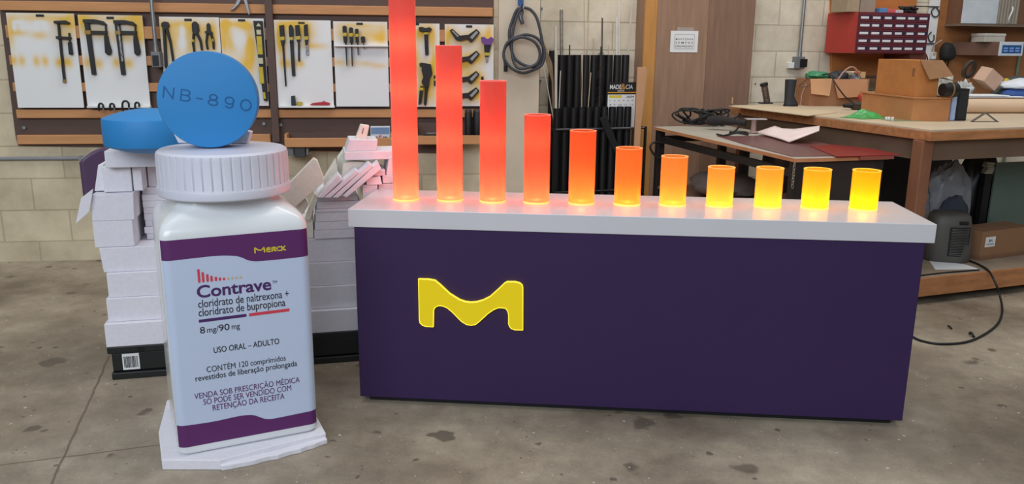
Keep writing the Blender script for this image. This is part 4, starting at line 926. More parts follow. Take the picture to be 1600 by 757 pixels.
# pipe rack: black tubes of two rows in a steel frame
RO = 0.20
rk = Thing('pipe_rack', 'black steel rack frame holding the upright black tubes', 'rack', 'B', at=AUTO)
f0 = [(-2.159,0.779),(-1.525,0.767),(-2.167,0.779),(-1.525,0.775)]
ra, rb, rz = f0[0][0] + 0.011, f0[1][0] + 0.055, f0[0][1]
zb2 = rz - 0.45
rk.part('front_bar', MB().cyl((ra - .01, -0.345, rz), (rb + .01, -0.345, rz), 0.008, n=10), M('rack_steel', (92, 92, 96), 0.4, metal=0.6), smooth=50)
rk.part('front_bar', MB().cyl((ra - .01, -0.345, zb2), (rb + .01, -0.345, zb2), 0.008, n=10), blackm, smooth=50)
for u in (ra - .01, rb + .01):
    rk.part('side_frame', MB().box(u - 0.008, u + 0.008, -0.352, -0.02, 0.0, 0.03).box(u - 0.008, u + 0.008, -0.353, -0.337, 0.0, rz + .01).box(u - 0.008, u + 0.008, -0.337, -0.02, rz - .012, rz + .006).box(u - 0.008, u + 0.008, -0.036, -0.02, 0.0, rz + .01), blackm)
rk.part('base', MB().box(ra, rb, -0.337, -0.02, 0.005, 0.02), blackm)
tubem = M('black_pvc', (24, 24, 26), 0.42, var=0.15)
def pipe(u, y, r, z1, lab, grp, mat=tubem, z0=0.0205):
    t = Thing('storage_tube', lab, 'tube', 'B', at=(u, y, z0), group=grp)
    t.solo(MB().lathe([(r - 0.004, z0 + 0.01), (r - 0.004, z0), (r, z0), (r, z1), (r - 0.004, z1), (r - 0.004, z1 - 0.15), (0.0, z1 - 0.151)], (u, y, 0), 24, cap=False), mat, smooth=40)
bk = [(-2.112,1.320),(-2.039,1.290),(-1.979,1.290),(-1.920,1.291),(-1.854,1.291),(-1.789,1.291),(-1.731,1.292),(-1.673,1.292),(-1.607,1.292),(-1.543,1.293)]
order = ('leftmost', 'second', 'third', 'fourth', 'fifth', 'sixth', 'seventh', 'eighth', 'ninth', 'tenth')
for k, p in enumerate(bk):
    pipe(p[0], -0.125, 0.0285 if k else 0.024, p[1], 'tall black tube in the back row of the pipe rack, %s from the pillar side' % ('first' if k == 0 else order[k]), 'back row of black storage tubes')
fr_ = [(-2.119,0.924),(-2.058,0.929),(-1.992,0.925),(-1.932,0.931),(-1.878,0.929),(-1.817,0.930),(-1.756,0.929),(-1.695,0.928),(-1.635,0.929),(-1.574,0.928)]
for k, p in enumerate(fr_):
    pipe(p[0], -0.275, 0.0262, p[1], 'shorter black tube in the front row of the pipe rack, %s from the pillar side' % ('first' if k == 0 else order[k]), 'front row of black storage tubes')
# rods standing in the tubes
stick = M('pale_wood_stick', (206, 186, 158), 0.7); pvcw = M('white_rod', (226, 222, 214), 0.4); acr = M('clear_rod', (206, 198, 184), 0.2); dk = M('dark_rod', (60, 54, 50), 0.6); galv = M('galvanised_rod', (170, 166, 158), 0.4, metal=0.6, var=0.3, scale=30)
def rod(L, r, mat, lab, y=-0.125, cat='rod', name='rod', y2=None):
    a, b = L
    t = Thing(name, lab, cat, 'B', at=(b[0], y, b[1]), group='rods standing in the pipe rack')
    t.solo(MB().cyl((b[0], y, b[1] - 0.1), (a[0], (y if y2 is None else y2), a[1]), r, n=10), mat, smooth=50)
rod([(-2.050,1.602),(-2.038,1.290)], 0.0125, galv, 'mottled galvanised rod in the rack, second tube from the pillar')
rod([(-1.981,1.360),(-1.979,1.290)], 0.005, dk, 'short dark rod just showing above the third back tube')
rod([(-1.887,1.763),(-1.863,1.291)], 0.0032, stick, 'thin pale stick rising out of the picture, left of its twin', y=-0.133)
rod([(-1.839,1.764),(-1.841,1.291)], 0.0032, stick, 'thin pale stick rising out of the picture, right of its twin', y=-0.118)
rod([(-1.798,1.406),(-1.791,1.291)], 0.006, stick, 'short pale stick above the sixth back tube')
rod([(-1.743,1.554),(-1.738,1.292)], 0.0028, dk, 'thin dark rod above the hairy brush, left one', y=-0.133)
rod([(-1.731,1.551),(-1.724,1.292)], 0.0028, dk, 'thin dark rod above the hairy brush, right one', y=-0.12)
rod([(-1.681,1.361),(-1.676,1.292)], 0.004, stick, 'tan stick just above the eighth back tube')
rod([(-1.627,1.559),(-1.614,1.292)], 0.0085, pvcw, 'thick white rod with its top below the picture edge', y=-0.133)
rod([(-1.615,1.770),(-1.591,1.292)], 0.0075, pvcw, 'thick white rod reaching past the top of the picture', y=-0.118)
rod([(-1.502,1.773),(-1.532,1.293)], 0.006, acr, 'leaning clear rod in the last back tube')
rod([(-2.145,1.485),(-2.129,0.927)], 0.0085, pvcw, 'thick white rod in the first front tube beside the pillar', y=-0.285)
rod([(-2.232,1.261),(-2.137,0.927)], 0.0032, pvcw, 'thin white rod leaning towards the hose from the first front tube', y=-0.268)
rod([(-2.125,1.269),(-2.116,0.927)], 0.0035, pvcw, 'thin upright white rod beside the thick one', y=-0.268)
rod([(-2.101,1.183),(-2.108,0.927)], 0.0032, pvcw, 'thin short white rod leaning right from the first front tube', y=-0.283)
rod([(-1.871,1.171),(-1.888,0.924)], 0.0032, stick, 'thin stick leaning right out of the fifth front tube', y=-0.275)
rod([(-1.936,1.293),(-1.932,0.925)], 0.0032, stick, 'thin stick rising from the fourth front tube', y=-0.275)
a = [(-2.268,1.476),(-2.248,1.469),(-2.143,1.230),(-2.131,1.105),(-2.144,1.105),(-2.183,1.230)]
t = Thing('wood_strip', 'split tan wooden strip leaning beside the coiled hose', 'wood strip', 'B', at=(a[3][0], -0.22, a[3][1] - 0.3))
t.solo(MB().prism([a[0], a[1], a[2], a[3], (a[3][0] + 0.02, a[3][1] - 0.35), (a[3][0] + 0.004, a[3][1] - 0.35), a[4], a[5]], -0.226, -0.218), M('weathered_strip', (150, 128, 104), 0.8, var=0.2))
a = [(-1.768,1.331),(-1.753,0.925)]
t = Thing('brush', 'dark hairy brush hanging down in the middle of the pipe rack', 'brush', 'B', at=(a[1][0], -0.20, a[1][1]))
mb = MB(); random.seed(11)
for i in range(130):
    z = a[1][1] + (a[0][1] - a[1][1]) * random.random(); an = random.uniform(0, 2 * PI); r_ = 0.012 + 0.020 * random.random()
    mb.cyl((a[0][0], -0.20, z), (a[0][0] + r_ * math.cos(an), -0.20 + r_ * math.sin(an) * .7, z - random.uniform(0.01, 0.05)), 0.0018, 0.0008, n=4)
t.part('bristles', mb, M('dark_bristles', (52, 44, 40), 0.9)); t.part('core', MB().cyl((a[0][0], -0.20, a[1][1] - 0.03), (a[0][0], -0.20, a[0][1] + 0.02), 0.006, n=8), dk)
t = Thing('plank_offcut', 'dark plank leaning in front of the pipe rack bar', 'plank', 'B', at=AUTO)
a = [(-1.835,0.855),(-1.782,0.872),(-1.684,0.656),(-1.698,0.594),(-1.735,0.653)]
t.solo(MB().prism([a[0], a[1], a[2], a[3], a[4]], -0.385, -0.366), M('dark_stained_wood', (20, 18, 18), 0.8), bevel=0.002)

# calendar hung on the rack and the cardboard sheet behind
cal = Thing('wall_calendar', 'black and white 2024 calendar hanging from the pipe rack', 'calendar', 'B', at=AUTO)
c_ = [(-1.724,1.111),(-1.503,1.101),(-1.502,1.041),(-1.720,1.018),(-1.499,1.016),(-1.716,1.005),(-1.505,1.000),(-1.498,0.773)]
cu0, cu1, ct, cm, cbm = c_[0][0], c_[1][0], c_[1][1], c_[3][1] - .004, c_[7][1]
cal.part('header_card', MB().box(cu0, cu1, -0.246, -0.2432, cm, ct), M('black_card', (30, 30, 32), 0.5))
cal.part('month_sheet', MB().box(cu0 + .002, cu1 - .003, -0.2458, -0.2434, cbm, cm - 0.0005), whitep)
hh = ct - cm; wU = cu1 - cu0
cal.part('printed_text', text_mb('MADE', cu0 + wU * .07, cu0 + wU * .47, cm + hh * .45, hh * .34, -0.2464, 0.015, text_mb('CIA', cu0 + wU * .63, cu0 + wU * .88, cm + hh * .45, hh * .34, -0.2464, 0.0)), whitep, label='white MADE CIA lettering')
goldm = M('gold_print', (224, 158, 50), 0.5)
cal.part('printed_text', text_mb('&', cu0 + wU * .47, cu0 + wU * .62, cm + hh * .42, hh * .46, -0.2464, 0.0), goldm)
cal.part('gold_band', MB().box(cu0, cu1, -0.2465, -0.2461, cm + hh * .12, cm + hh * .20), goldm)
cal.part('printed_text', text_mb('2024', cu0 + wU * .34, cu0 + wU * .58, cm + hh * .235, hh * .13, -0.2464, 0.0), whitep)
cal.part('yellow_bar', MB().box(cu0 + wU * .04, cu0 + wU * .5, -0.2463, -0.2459, cm - 0.024, cm - 0.006), gold_ink)
cal.part('printed_text', text_mb('2024', cu0 + wU * .66, cu0 + wU * .93, cm - 0.023, 0.013, -0.2463, 0.02, shear=0.2), inkd)
for r_ in range(2):
    cal.part('printed_text', text_mb('1  2  3  4  5  6' if r_ == 0 else '8  9  10  11  12', cu0 + wU * .08, cu0 + wU * .92, cm - 0.048 - 0.03 * r_, 0.009, -0.2463, 0.0), inkd)
cal.part('hang_hole', MB().tube([((cu0 + cu1) / 2 + 0.008 * math.cos(t_ * PI / 4), -0.2445, ct + 0.006 + 0.008 * math.sin(t_ * PI / 4)) for t_ in range(8)], 0.0012, 6, closed=True), blackp)
t = Thing('cardboard_sheet', 'folded sheet of brown cardboard behind the calendar', 'cardboard', 'B', at=AUTO)
a = [(-1.557,1.210),(-1.489,1.213),(-1.480,1.174),(-1.509,0.794),(-1.522,0.781),(-1.536,0.779)]
t.solo(MB().prism(a[:4] + [(a[3][0] - .012, 0.3), (a[0][0], 0.3)], -0.375, -0.362), M('pale_cardboard', (196, 150, 112), 0.85, var=0.05), bevel=0.002)

# ------------------------------------------------------------ foam offcut stack on a black pallet
pal = Thing('plastic_pallet', 'black plastic pallet with a barcode sticker under the foam stack', 'pallet', 'P', at=(0.52, 0.25, 0))
PW, PH, PD = 1.06, 0.143, 0.62
pm_ = M('black_pallet_plastic', (20, 22, 22), 0.5, var=0.15)
pb = MB()
pb.box(0, PW, 0.0, PD, PH - 0.03, PH)
pal.part('deck', pb, pm_, bevel=0.004)
for x0, x1 in ((0.012, 0.36), (0.43, 0.63), (0.70, PW - 0.012)):
    for y0, y1 in ((0.012, 0.14), (0.24, 0.38), (0.48, PD - 0.012)):
        pal.part('block', MB().box(x0, x1, y0, y1, 0.03, PH - 0.0305), pm_, bevel=0.006)
for y0, y1 in ((0.0, 0.15), (0.235, 0.385), (0.47, PD)):
    pal.part('runner', MB().box(0.008, PW - 0.008, y0, y1, 0.0, 0.0295), pm_, bevel=0.004)
pal.part('notch', MB().box(0.115, 0.145, -0.0008, 0.02, PH - 0.026, PH - 0.008), M('pallet_hole', (8, 8, 8), 0.8))
a, b = [(0.052,0.107),(0.117,0.037)]
a = (a[0], min(a[1], PH - 0.034)); b = (b[0], max(b[1], 0.034))
st = pal.part('sticker', MB().box(a[0], b[0], 0.0105, 0.0118, b[1], a[1]), whitep, label='white barcode sticker')
a, b = [(0.052,0.107),(0.116,0.036)]
bc = MB(); random.seed(5); u = a[0] + 0.006
zt, zb_ = min(a[1], PH - 0.034), max(b[1], 0.034)
while u < b[0] - 0.006:
    w = random.choice((0.0012, 0.002, 0.003)); bc.box(u, u + w, 0.0098, 0.0104, zb_ + 0.01, zt - 0.012); u += w + random.choice((0.0012, 0.002))
pal.part('barcode', bc, inkd, parent=st)

GRP = 'white foam boards stacked on the pallet'
def foam(name, lab, mb, mat=None, bevel=0.003, grp=GRP):
    t = Thing(name, lab, 'foam block', 'P', at=AUTO, group=grp); return t.solo(mb, mat or foam_w, bevel=bevel)
# four full width boards
zl = [PH + 0.0003, 0.2435, 0.3445, 0.4475, 0.5505]
offs = [(0.0, 1.02, 0.0), (0.0125, 1.03, 0.022), (0.022, 1.035, 0.030), (0.002, 1.03, 0.045)]
names = ('lowest wide white foam board, directly on the black pallet', 'wide white foam board, second up from the black pallet', 'wide white foam board, third up from the black pallet', 'wide white foam board with an angled left corner, fourth up from the pallet')
for i in range(4):
    u0, u1, y0 = offs[i]
    if i == 3: mb = MB().prism([(u0, zl[4] - .0006), (u0 + 0.008, zl[3]), (u1, zl[3]), (u1, zl[4] - .0006)], y0, 0.60)
    else: mb = MB().box(u0, u1, y0, 0.60, zl[i], zl[i + 1] - 0.0006)
    foam('foam_board', names[i], mb)
# left pile under the lying tablet
L5 = [(-0.016,0.545),(0.135,0.544),(0.144,0.643),(-0.013,0.645)]
foam('foam_block', 'square white foam block on the left of the wide boards, lower of two', MB().prism([(L5[3][0], 0.551), (L5[1][0], 0.551), (L5[1][0], 0.6590), (L5[3][0], 0.6590)], 0.05, 0.36))
L6 = [(-0.012,0.643),(0.144,0.643),(0.150,0.744),(-0.006,0.742)]
foam('foam_block', 'square white foam block with a ragged top edge, upper of two at left', MB().prism([(L6[0][0], 0.6593), (L6[1][0], 0.6593), (L6[2][0], 0.7705), (L6[3][0], 0.7655)], 0.048, 0.36))
L7 = [(0.037,0.742),(0.142,0.747),(0.148,0.850),(0.040,0.853)]
zt7 = L7[2][1]
foam('foam_block', 'white foam block standing under the top slab below the lying blue tablet', MB().box(L7[0][0], L7[1][0], 0.075, 0.33, 0.7710, 0.8735))
L8 = [(-0.007,0.747),(0.023,0.750),(0.040,0.877),(0.017,0.877)]
foam('foam_block', 'narrow upright foam piece with a slanted side at the far left of the pile', MB().prism([(L8[0][0], 0.7708), (L7[0][0] - .002, 0.7708), (L7[0][0] - .002, L8[2][1]), (L8[3][0], L8[3][1])], 0.11, 0.28))
L9 = [(0.145,0.745),(0.180,0.748),(0.184,0.838),(0.150,0.839)]
foam('foam_block', 'narrow white foam block right of the one under the top slab', MB().box(L7[1][0] + .003, L9[1][0], 0.085, 0.30, 0.7710, 0.868))
L10 = [(0.060,0.850),(0.257,0.849),(0.254,0.908),(0.061,0.904)]
foam('foam_slab', 'top white foam slab carrying the lying blue tablet', MB().box(L10[3][0], L10[2][0] + 0.02, 0.035, 0.40, 0.8742, 0.9400))
# thin sheets stacked to the right of the blocks
L11 = [(0.145,0.523),(0.224,0.747),(0.226,0.771)]
su0, su1 = max(L5[1][0], L6[1][0], L6[2][0]) + 0.006, L11[1][0] + 0.10
z = 0.5512; zs_top = 0.770; k = 0; random.seed(2)
nsh = 8; th = (zs_top - z) / nsh
words = ('lowest', 'second', 'third', 'fourth', 'fifth', 'sixth', 'seventh', 'topmost')
for k in range(nsh):
    foam('foam_sheet', 'thin white foam sheet beside the square blocks behind the bottle cap, %s of eight' % words[k], MB().box(su0 + random.uniform(0, .006), su1, 0.16 + random.uniform(-.006, .006), 0.40, z + 0.0003, z + th - 0.0005), bevel=0.0015, grp='thin foam sheets beside the square blocks'); z += th
foam('foam_block', 'white foam block on the thin sheets, hidden behind the cap', MB().box(max(su0 + .01, L9[1][0] + .004), su1 - .01, 0.18, 0.38, zs_top + 0.0002, 0.8738))
fl = [(-0.039,0.758),(0.007,0.793),(-0.014,0.707),(-0.069,0.656)]
t = Thing('foam_flap', 'thin white flap sticking out at the left of the foam pile', 'foam sheet', 'P', at=AUTO)
t.solo(MB().prism([fl[0], fl[1], fl[2], (fl[2][0] - .01, fl[2][1] - .012), fl[3]], 0.034, 0.042), foam_w)
# right pile: thin sheets, then leaning offcuts
R0 = [(0.844,0.564),(1.002,0.557),(0.845,0.589),(1.008,0.618),(0.849,0.624),(1.059,0.658),(0.858,0.666),(1.060,0.680),(0.864,0.711),(0.864,0.731),(1.058,0.728)]
zz = [0.5512, R0[2][1], R0[4][1], R0[6][1], R0[7][1], R0[8][1], R0[9][1]]
zz = sorted(zz)
uR = [1.03, 1.03, 1.03, 1.04, 1.04, 1.03]
rl = ('lowest', 'second', 'third', 'fourth', 'fifth', 'topmost')
for k in range(6):
    foam('foam_sheet', 'foam sheet in the stepped stack behind the counter\'s left end, %s of six' % rl[k], MB().box(R0[0][0] + 0.004 * k, uR[k], 0.03 + 0.004 * (k % 3), 0.52, zz[k] + 0.0003, zz[k + 1] - 0.0006), bevel=0.002, grp='stepped foam sheets right of the bottle')
ZR = zz[-1]
C0_ = [(0.806,0.566),(0.840,0.565),(0.847,0.632),(0.806,0.634)]
foam('foam_block', 'cream foam block between the bottle and the stepped foam sheets', MB().box(C0_[3][0], R0[0][0] - 0.003, 0.05, 0.40, 0.5512, C0_[3][1]), foam_c)
C1_ = [(0.829,0.628),(0.848,0.627),(0.862,0.734),(0.852,0.728)]
foam('foam_strip', 'upright cream foam strip beside the stepped sheets', MB().prism([(C1_[0][0], C0_[3][1] + .0004), (R0[0][0] - 0.004, C0_[3][1] + .0004), (C1_[2][0] - .006, C1_[2][1]), C1_[3]], 0.075, 0.2), foam_c)
# big leaning sheet and hanging pieces
OFFC = 'leaning foam offcuts on the stepped foam sheets'
def lean(lab, L, y0, th, mat=None, nm='foam_offcut', ry=None):
    t = Thing(nm, lab, 'foam offcut', 'P', at=AUTO, group=OFFC); t.solo(MB().prism(L, y0, y0 + th), mat or foam_w, bevel=0.002)
lean('large white foam sheet leaning against the bottle shoulder', [(0.732,0.782),(0.856,0.905),(0.871,0.894),(0.894,0.819),(0.886,0.800),(0.773,0.707),(0.734,0.740)], -0.05, 0.045, foam_c)
lean('small cream foam piece hanging under the large leaning sheet, left one', [(0.770,0.703),(0.815,0.738),(0.829,0.708),(0.800,0.664)], -0.004, 0.05, foam_c)
lean('narrow cream foam piece hanging under the large leaning sheet, right one', [(0.808,0.641),(0.853,0.750),(0.864,0.737),(0.830,0.636)], 0.02, 0.05, foam_c)
lean('slanted foam strip at the left of the leaning fan', [(0.865,0.747),(0.950,0.838),(0.967,0.817),(0.887,0.745)], -0.065, 0.112)
lean('long slanted foam strip second in the leaning fan', [(0.891,0.746),(1.022,0.856),(1.034,0.844),(0.916,0.744)], -0.065, 0.112)
lean('longest slanted foam strip in the middle of the leaning fan', [(0.924,0.745),(1.077,0.881),(1.092,0.868),(0.946,0.743)], -0.065, 0.112)
lean('slanted foam strip at the front right of the leaning fan', [(0.966,0.752),(1.113,0.886),(1.125,0.858),(0.979,0.742)], -0.065, 0.112)
lean('upright foam piece behind the left of the fan', [(0.892,0.790),(0.947,0.875),(0.954,0.830),(0.953,0.806),(0.893,0.735)], 0.10, 0.08, foam_c)
lean('pale foam piece behind the middle of the fan', [(0.953,0.806),(0.957,0.869),(0.987,0.910),(1.009,0.872),(1.055,0.863),(0.990,0.793),(0.968,0.781)], 0.185, 0.08, foam_c)
lean('pale wedge of foam standing behind the fan', [(0.967,0.800),(0.976,0.865),(1.004,0.874),(1.069,0.871),(1.005,0.811),(0.973,0.778)], 0.055, 0.04, foam_c)
# small bricks at the right of the fan
BR = 'small foam bricks behind the counter\'s left end'
def brick(lab, L, y0, y1):
    t = Thing('foam_brick', lab, 'foam block', 'P', at=AUTO, group=BR); t.solo(MB().prism(L, y0, y1), foam_w, bevel=0.002)
b_ = [(1.049,0.766),(1.122,0.763),(1.050,0.786),(1.065,0.785),(1.129,0.783),(1.067,0.820),(1.123,0.824),(1.098,0.827),(1.144,0.829),(1.099,0.844),(1.145,0.845),(1.191,0.761),(1.192,0.782),(1.193,0.824),(1.132,0.843)]
z1, z2, z3, z4 = b_[2][1], b_[5][1] , b_[7][1], b_[9][1]
brick('foam brick at the bottom left of the small brick pile', [(b_[0][0], ZR + .0004), (b_[1][0] - .01, ZR + .0004), (b_[1][0] - .012, z1), (b_[0][0], z1)], -0.02, 0.20)
brick('foam brick at the bottom right of the small brick pile', [(b_[1][0] - .006, ZR + .0004), (b_[11][0], ZR + .0004), (b_[12][0], z1 - .002), (b_[1][0] - .006, z1 - .002)], 0.0, 0.20)
brick('foam brick in the middle of the small brick pile, tilted left end', [(b_[3][0], z1 + .0005), (b_[4][0], z1 + .0005), (b_[6][0], z2), (b_[5][0], z2 - .004)], -0.03, 0.16)
brick('foam brick in the middle right of the small brick pile', [(b_[4][0] + .005, z1 + .0005), (b_[12][0], z1 + .0005), (b_[13][0], z2), (b_[4][0] + .004, z2)], 0.0, 0.18)
brick('topmost foam brick of the small brick pile', [(b_[7][0], z2 + .0006), (b_[8][0], z2 + .0006), (b_[10][0], z4), (b_[9][0], z4)], -0.01, 0.18)
brick('foam brick at the top right, half behind the tallest red tube', [(b_[8][0] + .006, z2 + .0006), (b_[13][0], z2 + .0006), (b_[13][0], z4 + .055), (b_[8][0] + .02, z4 + .05)], 0.01, 0.2)
T0 = [(0.981,0.885),(1.198,0.880),(1.199,0.920),(0.986,0.926),(0.986,0.928),(1.004,0.970),(1.121,0.966),(1.114,0.925)]
zt0 = T0[0][1]
foam('foam_slab', 'long white foam slab on top of the leaning fan', MB().box(T0[0][0], T0[1][0], 0.02, 0.20, zt0, T0[2][1]), grp='foam pieces topping the leaning fan')
foam('foam_slab', 'trapezoid foam slab on top of the long top slab', MB().prism([(T0[4][0] + .002, T0[2][1] + .0005), (T0[7][0], T0[2][1] + .0005), (T0[6][0], T0[6][1]), (T0[5][0], T0[5][1])], 0.03, 0.18), grp='foam pieces topping the leaning fan')
T1 = [(1.030,0.968),(1.054,1.028),(1.089,1.023),(1.075,0.967),(1.056,0.992),(1.063,1.015),(1.066,1.014),(1.060,0.989)]
t = Thing('foam_offcut', 'slotted foam offcut standing highest on the foam pile', 'foam offcut', 'P', at=AUTO, group=OFFC)
zt1 = T0[6][1] + .0012
t.part('offcut_body', MB().prism([(T1[0][0], zt1), T1[1], T1[2], (T1[3][0], zt1)], 0.05, 0.10), foam_c, bevel=0.002)
t.part('slot', MB().prism(T1[4:], 0.0485, 0.0498), M('slot_shadow_gap', (120, 108, 96), 0.9))

# lying tablet
tl = (-1.508,3.250,0.919)
tp_ = Vector((-1.411,3.039,0.941)) + Vector((0.02, 0.13, 0))
t = Thing('tablet', 'round blue tablet lying flat on the foam stack at the left', 'tablet', at=(tp_.x, tp_.y, 0.9405), group='giant blue tablets')
t.solo(lathe_axis(tablet_prof(0.167, 0.102, 0.034)).xf(Matrix.Translation((tp_.x, tp_.y, 0.9405 + 0.051 + 0.0345))), blue, smooth=35)

foam('foam_block', 'big white foam block at the back of the pallet carrying the purple sheet', MB().box(0.03, 0.58, 0.405, 0.60, 0.5512, 0.7305))
# purple laminate sheet curved round the back of the foam
q = [(-0.152,0.671),(-0.137,0.791),(-0.106,0.861),(-0.064,0.892),(0.636,0.936),(0.600,0.990),(0.723,0.640),(0.685,0.587)]
t = Thing('purple_sheet', 'bent purple plastic sheet standing behind the foam stack', 'sheet', 'P', at=AUTO)
def ps(a, b):
    u = q[1][0] + (q[6][0] - q[1][0]) * a
    zt = q[3][1] - 0.05 * max(0, 1 - a * 9) ** 2 - 0.05 * max(0, (a - 0.80) * 5) ** 1.0 * 2.2 + 0.03 * math.sin(a * PI)
    y = 0.45 + 0.10 * math.sin(a * PI); zl_ = 0.7312 - 0.05 * min(1.0, max(0, 1 - a * 9) * 2.5)
    return (u, y, zl_ + (zt - zl_) * b)
mb = MB().grid(ps, 40, 12)
o = t.solo(mb, M('purple_plastic_sheet', (82, 58, 88), 0.4, var=0.05), smooth=60)
so = o.modifiers.new('thick', 'SOLIDIFY'); so.thickness = 0.006

# ------------------------------------------------------------ brown wardrobe panels on the back wall
wq = [(-1.420,1.412),(-1.323,1.413),(-0.905,1.417),(-0.515,1.421)]
wm = M('brown_wood_laminate', (156, 124, 102), 0.5, var=0.12, scale=3, stretch=(14, 14, 1.2))
wm2 = M('yellow_wood_edge', (196, 140, 76), 0.55, var=0.1, scale=3, stretch=(14, 14, 1.2))
wd = Thing('wardrobe', 'tall brown wood grain wardrobe with a yellow side edge', 'wardrobe', 'B', at=((wq[0][0] + wq[3][0]) / 2, -0.1, 0))
wd.part('carcass', MB().box(wq[0][0] + 0.004, wq[3][0] - 0.004, -0.14, -0.001, 0.002, 2.3), wm)
wd.part('edge_panel', MB().box(wq[0][0], wq[1][0], -0.165, -0.1402, 0.0, 2.32), wm2, bevel=0.003)
wd.part('door_panel', MB().box(wq[1][0] + 0.0015, wq[2][0] - 0.001, -0.1625, -0.1402, 0.03, 2.3), wm, bevel=0.002)
wd.part('door_panel', MB().box(wq[2][0] + 0.001, wq[3][0], -0.160, -0.1402, 0.03, 2.3), M('brown_wood_laminate_darker', (138, 108, 90), 0.5, var=0.12, scale=3, stretch=(14, 14, 1.2)), bevel=0.002)
sg = Thing('paper_sign', 'white printed paper sign taped to the wardrobe door', 'sign', 'B', at=AUTO)
s_ = [(-1.208,1.469),(-0.984,1.471),(-1.202,1.314),(-1.176,1.444),(-1.014,1.446),(-1.170,1.340),(-1.159,1.494),(-1.024,1.474)]
u0, u1, zt, zb = s_[0][0], s_[1][0], s_[0][1], s_[2][1]
sg.part('sheet', MB().box(u0, u1, -0.1665, -0.1630, zb, zt), whitep)
bu0, bu1, bz1, bz0 = s_[3][0], s_[4][0], s_[3][1], s_[5][1]
r = 0.008
rr = []
for cx, cz, a0 in ((bu1 - r, bz1 - r, 0), (bu0 + r, bz1 - r, PI / 2), (bu0 + r, bz0 + r, PI), (bu1 - r, bz0 + r, 1.5 * PI)):
    for k in range(5): rr.append((cx + r * math.cos(a0 + PI / 2 * k / 4), cz + r * math.sin(a0 + PI / 2 * k / 4)))
sg.part('printed_border', strokes_mb([rr + [rr[0]]], 0.0022, -0.1670), M('grey_ink', (90, 94, 110), 0.7))
gi = M('grey_letter_ink', (70, 70, 84), 0.7)
hh = bz1 - bz0
for k, w_ in enumerate(('M A N T E N H A', 'S E M P R E', 'ORGANIZADO')):
    sg.part('printed_text', text_mb(w_, bu0 + 0.009, bu1 - 0.009, bz1 - hh * (0.40 + 0.245 * k), hh * 0.135, -0.1670, 0.01), gi)
sg.part('tape', MB().box(s_[6][0], s_[7][0], -0.1668, -0.1652, zt + 0.0004, s_[6][1]), M('clear_tape', (176, 164, 156), 0.25))

# conduit and outlet box on the pale block wall
t = Thing('conduit', 'steel conduit dropping to an outlet box on the pale right wall', 'pipe', 'B', at=AUTO)
c_ = [(0.001,1.300),(-0.052,1.286),(0.052,1.194),(-0.098,1.241),(-0.037,1.194),(-0.016,1.269),(0.047,1.204)]
t.part('outlet_box', MB().box(c_[1][0], c_[2][0] - .02, -0.055, -0.0003, c_[2][1], c_[1][1]), greyp, bevel=0.004)
t.part('pipe', MB().cyl((c_[0][0] - .005, -0.026, c_[1][1] + 0.0005), (c_[0][0] - .005, -0.026, 2.2), 0.013, n=16), steel, smooth=50)
t.part('coupling', MB().cyl((c_[0][0] - .005, -0.026, c_[1][1] + 0.0007), (c_[0][0] - .005, -0.026, c_[1][1] + 0.04), 0.0165, n=16), steel, smooth=50)
t.part('socket', MB().box(c_[5][0], c_[6][0], -0.066, -0.0553, c_[6][1], c_[5][1]), blackp, bevel=0.003)
t.part('side_socket', MB().box(c_[3][0], c_[4][0] - .003, -0.035, -0.0004, c_[4][1], c_[3][1]), whitep, bevel=0.004)
p = -0.369,1.074
t = Thing('wall_plug', 'small blue plug in the block wall above the coiled sleeve', 'plug', 'B', at=AUTO)
t.solo(MB().cyl((p[0], -0.006, p[1]), (p[0], -0.0003, p[1]), 0.006, n=10), M('blue_grey_plastic', (84, 96, 110), 0.5))

# ------------------------------------------------------------ orange plywood backing and everything hung on it
ply = M('orange_plywood', (188, 118, 62), 0.6, var=0.12, scale=3, stretch=(1, 6, 5))
w_ = [(0.312,1.139),(0.210,2.012),(1.051,2.041),(1.252,2.048),(1.397,1.138),(3.443,1.135)]
t = Thing('plywood_panel', 'orange plywood panel on the wall behind the red drawer cabinet', 'panel', 'B', at=AUTO)
t.solo(MB().prism([w_[0], w_[1], w_[2], (w_[2][0], w_[0][1])], -0.03, -0.0005), ply)
t = Thing('plywood_panel', 'orange brown plywood panel behind the hanging black bag and the tablet', 'panel', 'B', at=AUTO)
t.solo(MB().prism([(w_[3][0], 0.75), w_[3], (w_[5][0], w_[3][1]), (w_[5][0], 0.75)], -0.03, -0.0005), M('brown_plywood', (156, 102, 60), 0.6, var=0.12, scale=3, stretch=(1, 6, 5)))
cq = [(0.251,1.617),(0.906,1.629),(0.927,1.317),(0.269,1.318),(0.041,1.618),(0.053,1.317)]
k0, k1, kz1, kz0 = cq[0][0], cq[1][0], (cq[0][1] + cq[1][1]) / 2, (cq[2][1] + cq[3][1]) / 2
cab = Thing('drawer_cabinet', 'red steel parts cabinet with thirty small labelled drawers', 'cabinet', 'B', at=((k0 + k1) / 2, -0.2, kz0))
cr_m = M('dark_red_steel', (106, 44, 54), 0.5, var=0.05)
ks0 = 0.217,1.478
cab.part('housing', MB().prismz([(k0, -0.35), (k1, -0.35), (k1, -0.032), (ks0[0], -0.032)], kz0, kz1), red_metal, bevel=0.003)
cab.part('front_frame', MB().box(k0, k1, -0.3565, -0.3505, kz0, kz1), cr_m)
dw = (k1 - k0 - 0.012) / 6; dh = (kz1 - kz0 - 0.02) / 5
lbl = M('drawer_label', (222, 220, 224), 0.7, var=0.05, scale=80); lblf = M('label_holder', (40, 36, 62), 0.5)
random.seed(9)
